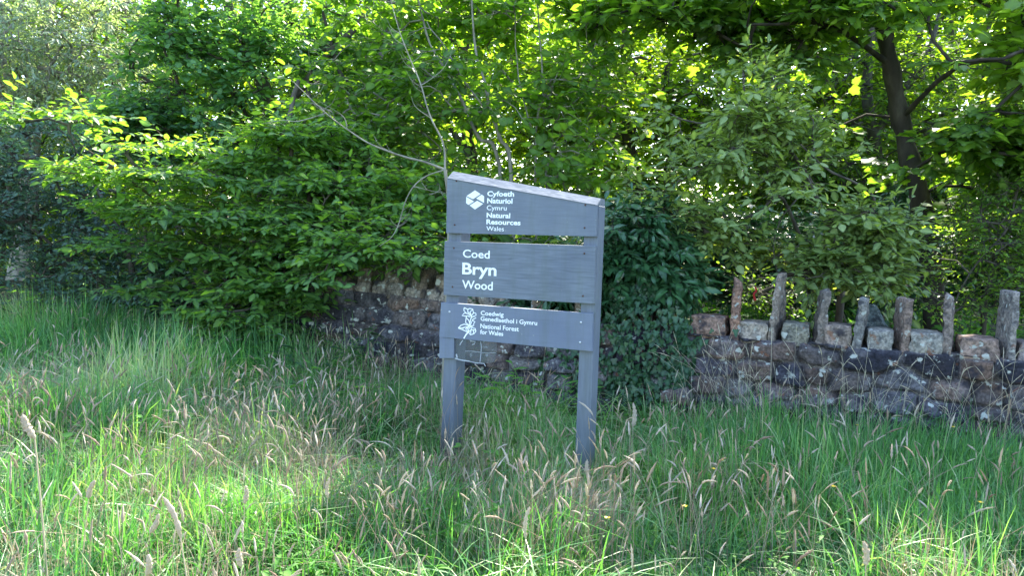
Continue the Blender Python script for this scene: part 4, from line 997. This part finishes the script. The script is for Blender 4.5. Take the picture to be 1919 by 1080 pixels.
def heads(x, y, h, hl, hr, lean, az, K=9, nod=None):
    """stems with a fuzzy spindle seed head; returns stem (V,F) and head (V,F)"""
    n = len(x); d = np.stack([np.cos(az), np.sin(az), np.zeros(n)], -1)
    base = np.stack([x, y, gz(x, y)], -1)
    nod = np.where(rng.random(n) < .16, rng.uniform(.3, 1, n), rng.uniform(0, .35, n)) if nod is None else nod
    t = np.linspace(0, 1, 7)
    P = base[:, None] + d[:, None] * (h[:, None] * lean[:, None] * t ** 1.8)[..., None]; P[..., 2] += h[:, None] * (t - .25 * lean[:, None] * t ** 2)
    Vs, Fs = tubes(P, np.linspace(.0016, .0008, 7)[None] * np.ones((n, 1)), 3)
    T = nrm(P[:, -1] - P[:, -2]); u = np.linspace(0, 1, K)
    H = P[:, -1][:, None] + T[:, None] * (hl[:, None] * u)[..., None] + d[:, None] * (hl * nod)[:, None, None] * (u ** 2)[None, :, None] * .7
    H[..., 2] -= (hl * nod)[:, None] * u ** 2 * .55
    pr = np.interp(u, [0, .12, .35, .7, .92, 1], [.25, .8, 1, .75, .35, .05])
    rr = hr[:, None] * pr[None] * rng.uniform(.6, 1.4, (n, K))
    Vh, Fh = tubes(H, rr, 5)
    # stray awns along the head
    m = 14; kk = rng.random((n, m)); idx = (kk * (K - 1)).astype(int); Hb = H[np.arange(n)[:, None], idx]
    ad = nrm(rng.normal(size=(n, m, 3)) + T[:, None] * 1.1); al = hr[:, None] * rng.uniform(1.2, 2.6, (n, m)) * pr[idx]
    tip = Hb + ad * al[..., None]; sd_ = nrm(np.cross(ad, rng.normal(size=(n, m, 3)))) * (hr * .45)[:, None, None]
    Va = np.stack([Hb + sd_, Hb - sd_, tip], 2).reshape(-1, 3); Fa = np.arange(len(Va)).reshape(-1, 3)
    return (Vs, Fs), (Vh, Fh), (Va, Fa)
def seed_stuff():
    X, Y_ = [], []
    for n, x0, x1, y0, y1 in ((2300, -4.8, -.8, 3.4, 7.2), (900, -3.2, -.2, 2.2, 4.4), (330, -.5, 1.2, 2.3, 3.9), (170, -.1, .42, 2.6, 3.1), (300, 1.2, 4.5, 3, 5.2), (260, .4, 3.4, 2.2, 4.4), (160, -.9, 1.6, 4.2, 5.6), (120, -1.8, 1.8, 1.9, 2.6)):
        X.append(rng.uniform(x0, x1, n)); Y_.append(rng.uniform(y0, y1, n))
    x = np.concatenate(X); y = np.concatenate(Y_)
    wy = W0.y - math.tan(WA) * (x - W0.x); k = (y < wy - .2) & clear_sign(x, y) & (fbm(np.stack([x, y, x * 0 + 8], -1) * 1.6, 2) > .42); x, y = x[k], y[k]; n = len(x)
    h = rng.uniform(.28, .60, n) * np.where(y < 2.7, .8, 1)
    st, hd, aw = heads(x, y, h, rng.uniform(.035, .10, n), rng.uniform(.0022, .005, n), np.abs(rng.normal(.25, .2, n)), rng.uniform(0, 6.28, n))
    a = Acc()
    r_ = rng.random(n)
    a.add(st[0], st[1], np.repeat(np.stack([r_ * .6, 0 * r_, r_], -1), 21, 0)); a.add(hd[0], hd[1], np.repeat(np.stack([r_, 0 * r_, r_], -1), 45, 0)); a.add(aw[0], aw[1], np.repeat(np.stack([r_, 0 * r_, r_], -1), 42, 0))
    o = a.build('seeding_grass', MAT['seed'], None); tag(o, 'pale seeding grass stems standing above the green verge', 'grass', kind='stuff')
seed_stuff()
def dry_stalks():
    n = 150; s = rng.uniform(2.85, 4.8, n); off = rng.uniform(.15, .7, n)
    p = np.array(W0)[None] + np.array(WD)[None] * s[:, None] + np.array(WN)[None] * off[:, None]
    x, y = p[:, 0], p[:, 1]; a = Acc()
    h = rng.uniform(.45, .85, n); az = rng.uniform(0, 6.28, n); ln = np.abs(rng.normal(.3, .28, n))
    st, hd, aw = heads(x, y, h, rng.uniform(.05, .11, n), rng.uniform(.0012, .003, n), ln, az)
    a.add(st[0], st[1]); a.add(hd[0], hd[1]); a.add(aw[0], aw[1])
    o = a.build('dry_stalks', MAT['dry'], None); tag(o, 'thin bleached stalks rising in front of the right wall', 'grass', kind='stuff')
dry_stalks()

# small round-leaved weeds knitting through the bottom of the grass
def clover():
    x, y = scatter(60000, 1.6, 6.5); k = clear_sign(x, y) & (fbm(np.stack([x, y, x * 0 + 2], -1) * 1.5, 3) > .50); x, y = x[k], y[k]; n = len(x)
    z = gz(x, y) + rng.uniform(.02, .20, n)
    o = leaves('clover', np.stack([x, y, z], -1), rng.normal(size=(n, 3)) * np.array([1, 1, .4]), np.array([0, -.2, 1.]) + rng.normal(0, .4, (n, 3)), rng.uniform(.010, .024, n) * (.6 + .12 * y), T_OV2, MAT['herb'])
    tag(o, 'small clover and vetch leaves knitting through the grass', 'weeds', kind='stuff')
clover()

# the seed heads that stand out near the camera, each a thing
big = [ # head foot px,py, Y, height above ground is derived; head length, radius, tip offset px
    (65, 822, 2.25, 44, 8, -22, 'tall pinkish seed head on an orange stalk, nearest the left edge', .0, 2.2),
    (338, 1008, 1.95, 78, 6.5, -34, 'long straw seed head leaning left near the bottom, thickest of all', .0, 1.6),
    (166, 935, 2.4, 34, 6, 12, 'bent orange-stalked seed head a little right of the tallest pink one', .0, 1.2),
    (281, 1000, 2.5, 36, 6, 16, 'soft seed head left of the long straw one, bowing right', .1, 1.1),
    (452, 1062, 2.1, 34, 7, -3, 'upright pinkish seed head at the bottom edge right of the long straw one', .0, 1.2),
    (458, 945, 2.6, 34, 5.5, 2, 'twisted pale seed head above the pinkish one at the bottom edge', .1, 1.1),
    (614, 934, 2.7, 38, 4.5, 4, 'slim cream seed head on a long green stem left of the left post', .0, 1.0),
    (275, 1080, 2.1, 40, 7, 2, 'short beige seed head at the bottom edge left of the long straw one', .0, 1.2),
    (1104, 900, 3.4, 38, 5, -3, 'tan seed head standing against the foot of the right post', .0, 1.0),
    (1186, 800, 4.0, 45, 5, 0, 'tall narrow seed spike rising just right of the right post', .0, 1.0),
    (985, 1010, 2.6, 60, 5, 8, 'beige seed plume in the bottom middle cluster', .1, 1.0),
    (1622, 1060, 2.2, 45, 7, -4, 'thick pale seed head at the bottom right', .0, 1.1),
]
for i, (px, py, Y, hl, hr, off, lab, nod, sw) in enumerate(big):
    foot = np.array(at(px, py, Y)); tip = np.array(at(px + off, py - hl, Y - .02)); gx = foot[0] - (tip[0] - foot[0]) * 1.5; gy = Y + .02
    g = np.array([gx, gy, float(gz(gx, gy))]); root = thing('seeding_grass_stalk', tuple(g), lab, 'grass stalk', 'seed heads standing out in the near grass')
    a = Acc(); mid = (g + foot) / 2 + np.array([(foot[0] - g[0]) * -.15, 0, 0]); a.line([g - g, mid - g, foot - g], .0016 * sw, .0011 * sw, 5, 6); a.build('stalk', MAT['dry'], root)
    L_ = np.linalg.norm(tip - foot); K = 16; u = np.linspace(0, 1, K)[:, None]
    H = foot + (tip - foot) * u + np.array([.12 * L_, 0, 0]) * np.sin(u * 3.1) * (1 if i % 2 else -1) * .6 - g
    pr = np.interp(u[:, 0], [0, .1, .4, .75, .95, 1], [.3, .85, 1, .85, .5, .08]) * (hr * .8 * Y / F) * (1 + .22 * np.sin(u[:, 0] * 37 + i) + .12 * rng.normal(size=K))
    a = Acc(); v, f = tubes(H[None], pr[None], 8); v = v + (np.stack([fbm(v * 900 + j, 2) for j in range(3)], -1) - .5) * hr * Y / F * .5; a.add(v, f)
    m = 420; kk = rng.integers(0, K - 1, m); dd = nrm(rng.normal(size=(m, 3))); bs = H[kk] + dd * pr[kk][:, None] * .7; tp = bs + nrm(dd + nrm(tip - foot) * 1.2) * pr[kk][:, None] * rng.uniform(.5, 1.1, (m, 1)); sv = nrm(np.cross(dd, rng.normal(size=(m, 3)))) * pr[kk][:, None] * .12
    a.add(np.stack([bs + sv, bs - sv, tp], 1).reshape(-1, 3), np.arange(3 * m).reshape(-1, 3), np.repeat(rng.random((m, 1)) * np.ones((1, 3)), 3, 0) * np.array([1, 0, 0]))
    a.build('seed_head', MAT['seed'], root)

# broad-leaved herbs
def herb(name, px, py, Y, n, ln, label, T=T_OV, h=.2, spread=.5, mat='herb', wdt=1.0):
    p = at(px, py, Y); x, y = p.x, Y; g = float(gz(x, y)); hh = max(h, p.z - g)
    root = thing(name, (x, y, g), label, 'plant')
    a = Acc(); P, A_, N_, S_ = [], [], [], []
    ns = max(2, n // 7)
    for i in range(ns):
        az = 6.28 * i / ns + random.random(); tp = np.array([math.cos(az) * spread * hh, math.sin(az) * spread * hh, hh * random.uniform(.75, 1)])
        a.line([np.zeros(3), tp * np.array([.35, .35, .55]), tp], .0035, .0018, 5, 5)
        for j in range(n // ns):
            t = .35 + .65 * (j + .5) / (n // ns); q = np.array([tp[0] * t, tp[1] * t, tp[2] * t ** .85]); b_ = j * 2.4 + random.random()
            P.append(q); A_.append([math.cos(b_), math.sin(b_), .35 - .2 * random.random()]); N_.append([-.3 * math.cos(b_), -.3 * math.sin(b_), 1]); S_.append(ln * random.uniform(.6, 1.1))
    a.build('stem', MAT['herb'], root)
    leaves('foliage', np.array(P), np.array(A_), np.array(N_), np.array(S_), T, MAT[mat], root, None, wdt)
herb('dock_plant', 1462, 790, 4.7, 16, .13, 'bright broad-leaved dock sprouting in front of the fallen stone by the right wall', h=.25, wdt=.9)
herb('campion_plant', 575, 650, 5.7, 70, .12, 'leafy green clump with pointed leaves below the hedge left of the left post', T_LAN, .22, .9, wdt=1.2)
herb('nettle_plant', 920, 705, 5.2, 60, .10, 'clump of green pointed leaves seen between the two posts', T_OV, .25, .9)
herb('goosegrass_plant', 505, 850, 3.6, 46, .055, 'small yellow-green weed with narrow leaves in the open grass left of the sign', T_LAN, .2, .5)
herb('bramble_plant', 90, 745, 4.0, 90, .075, 'low bramble patch in the grass by the left edge', T_HAZ, .2, 1.6)
herb('ragwort_plant', 700, 930, 2.9, 60, .06, 'low ferny-leaved weed in the foreground left of the left post', T_LAN, .12, 1.3)
herb('sorrel_plant', 640, 690, 5.3, 70, .16, 'sword-leaved green clump at the wall foot left of the left post', T_LAN, .3, .7, wdt=.8)
herb('cinquefoil_plant', 1330, 960, 2.9, 70, .05, 'pale-leaved creeping weed low in the grass below the right wall', T_LAN, .1, 1.6)

herb('shade_fern_plant', 600, 600, 6.05, 90, .13, 'dark fern-like clump added to darken the left end of the stone wall', T_LAN, .35, .7, mat='laurel', wdt=.8)  # added plant with dark leaves, there to darken the wall end
herb('hogweed_plant', 1010, 690, 5.0, 50, .11, 'leafy weed between the posts, nearer the right post', T_OV, .3, .8)
herb('burdock_plant', 1240, 850, 4.2, 40, .08, 'small leafy weed in the grass right of the right post', T_OV, .2, .8)
def weeds():
    X, Y_, Z, A_, S_ = [], [], [], [], []
    rr = np.random.default_rng(77)
    for i in range(120):
        y = rr.uniform(2.3, 5.6); x = rr.uniform(-1, 1) * (y * .66)
        if y > W0.y - math.tan(WA) * (x - W0.x) - .3: continue
        m = rr.integers(6, 16); b_ = rr.uniform(0, 6.28, m); ln = rr.uniform(.03, .085)
        X.append(x + np.cos(b_) * ln * .6); Y_.append(y + np.sin(b_) * ln * .6); Z.append(gz(x, y) + rr.uniform(.08, .24) + rr.uniform(-.03, .05, m))
        A_.append(np.stack([np.cos(b_), np.sin(b_), rr.uniform(-.1, .7, m)], -1)); S_.append(ln * rr.uniform(.7, 1.2, m))
    x = np.concatenate(X); y = np.concatenate(Y_); z = np.concatenate(Z); a_ = np.concatenate(A_); n = len(x)
    o = leaves('broad_weeds', np.stack([x, y, z], -1), a_, np.array([0, -.2, 1.]) + rng.normal(0, .3, (n, 3)), np.concatenate(S_), T_OV, MAT['herb'], None, None, .8)
    tag(o, 'scattered broad-leaved weeds low in the grass', 'weeds', kind='stuff')
weeds()

# yellow flowers
MAT['petal'] = plain('yellow_petal', (.85, .55, .02), .45)
fl = [(1607, 798, 4.5, 'yellow flower in front of the right wall above the lush tussock'), (1785, 801, 4.2, 'yellow flower right of the lush tussock against the wall foot'), (1838, 943, 3.2, 'yellow flower low at the far right in the grass'),
      (1352, 864, 3.7, 'yellow flower below the fallen stone, upper of two close together'), (1337, 880, 3.6, 'yellow flower below the fallen stone, lower of two close together'), (1562, 913, 3.3, 'yellow flower beside a white seed head mid right'), (1138, 972, 2.9, 'yellow flower just below the foot of the right post'), (1283, 950, 3.0, 'yellow flower in the pale grass right of the right post foot')]
for px, py, Y, lab in fl:
    p = at(px, py, Y); g = float(gz(p.x, Y)); root = thing('buttercup', (p.x, Y, g), lab, 'flower', 'buttercups in the grass')
    hh = p.z - g; a = Acc(); a.line([np.zeros(3), np.array([.01, .005, hh * .5]), np.array([0, 0, hh])], .0014, .001, 5); a.build('stem', MAT['herb'], root)
    an = np.arange(5) * 1.2566; pos = np.tile([0, 0, hh], (5, 1)).astype(float)
    leaves('flower', pos, np.stack([np.cos(an), np.sin(an), np.full(5, .5)], -1), np.stack([-np.cos(an) * .5, -np.sin(an) * .5, np.full(5, 1)], -1), np.full(5, .013), T_HAZ, MAT['petal'], root)
# scrap of red caught behind the coping
a = Acc(); p = at(1414, 552, 5.9)
a.line([np.array((0, 0, .06)), np.array((.012, 0, .03)), np.array((-.004, .004, 0)), np.array((.01, 0, -.05))], .006, .010, 6)
o = a.build('ribbon', plain('red_plastic', (.55, .03, .03), .5), None); o.location = p; tag(o, 'small scrap of red ribbon hanging on a twig behind the first two uprights', 'ribbon')
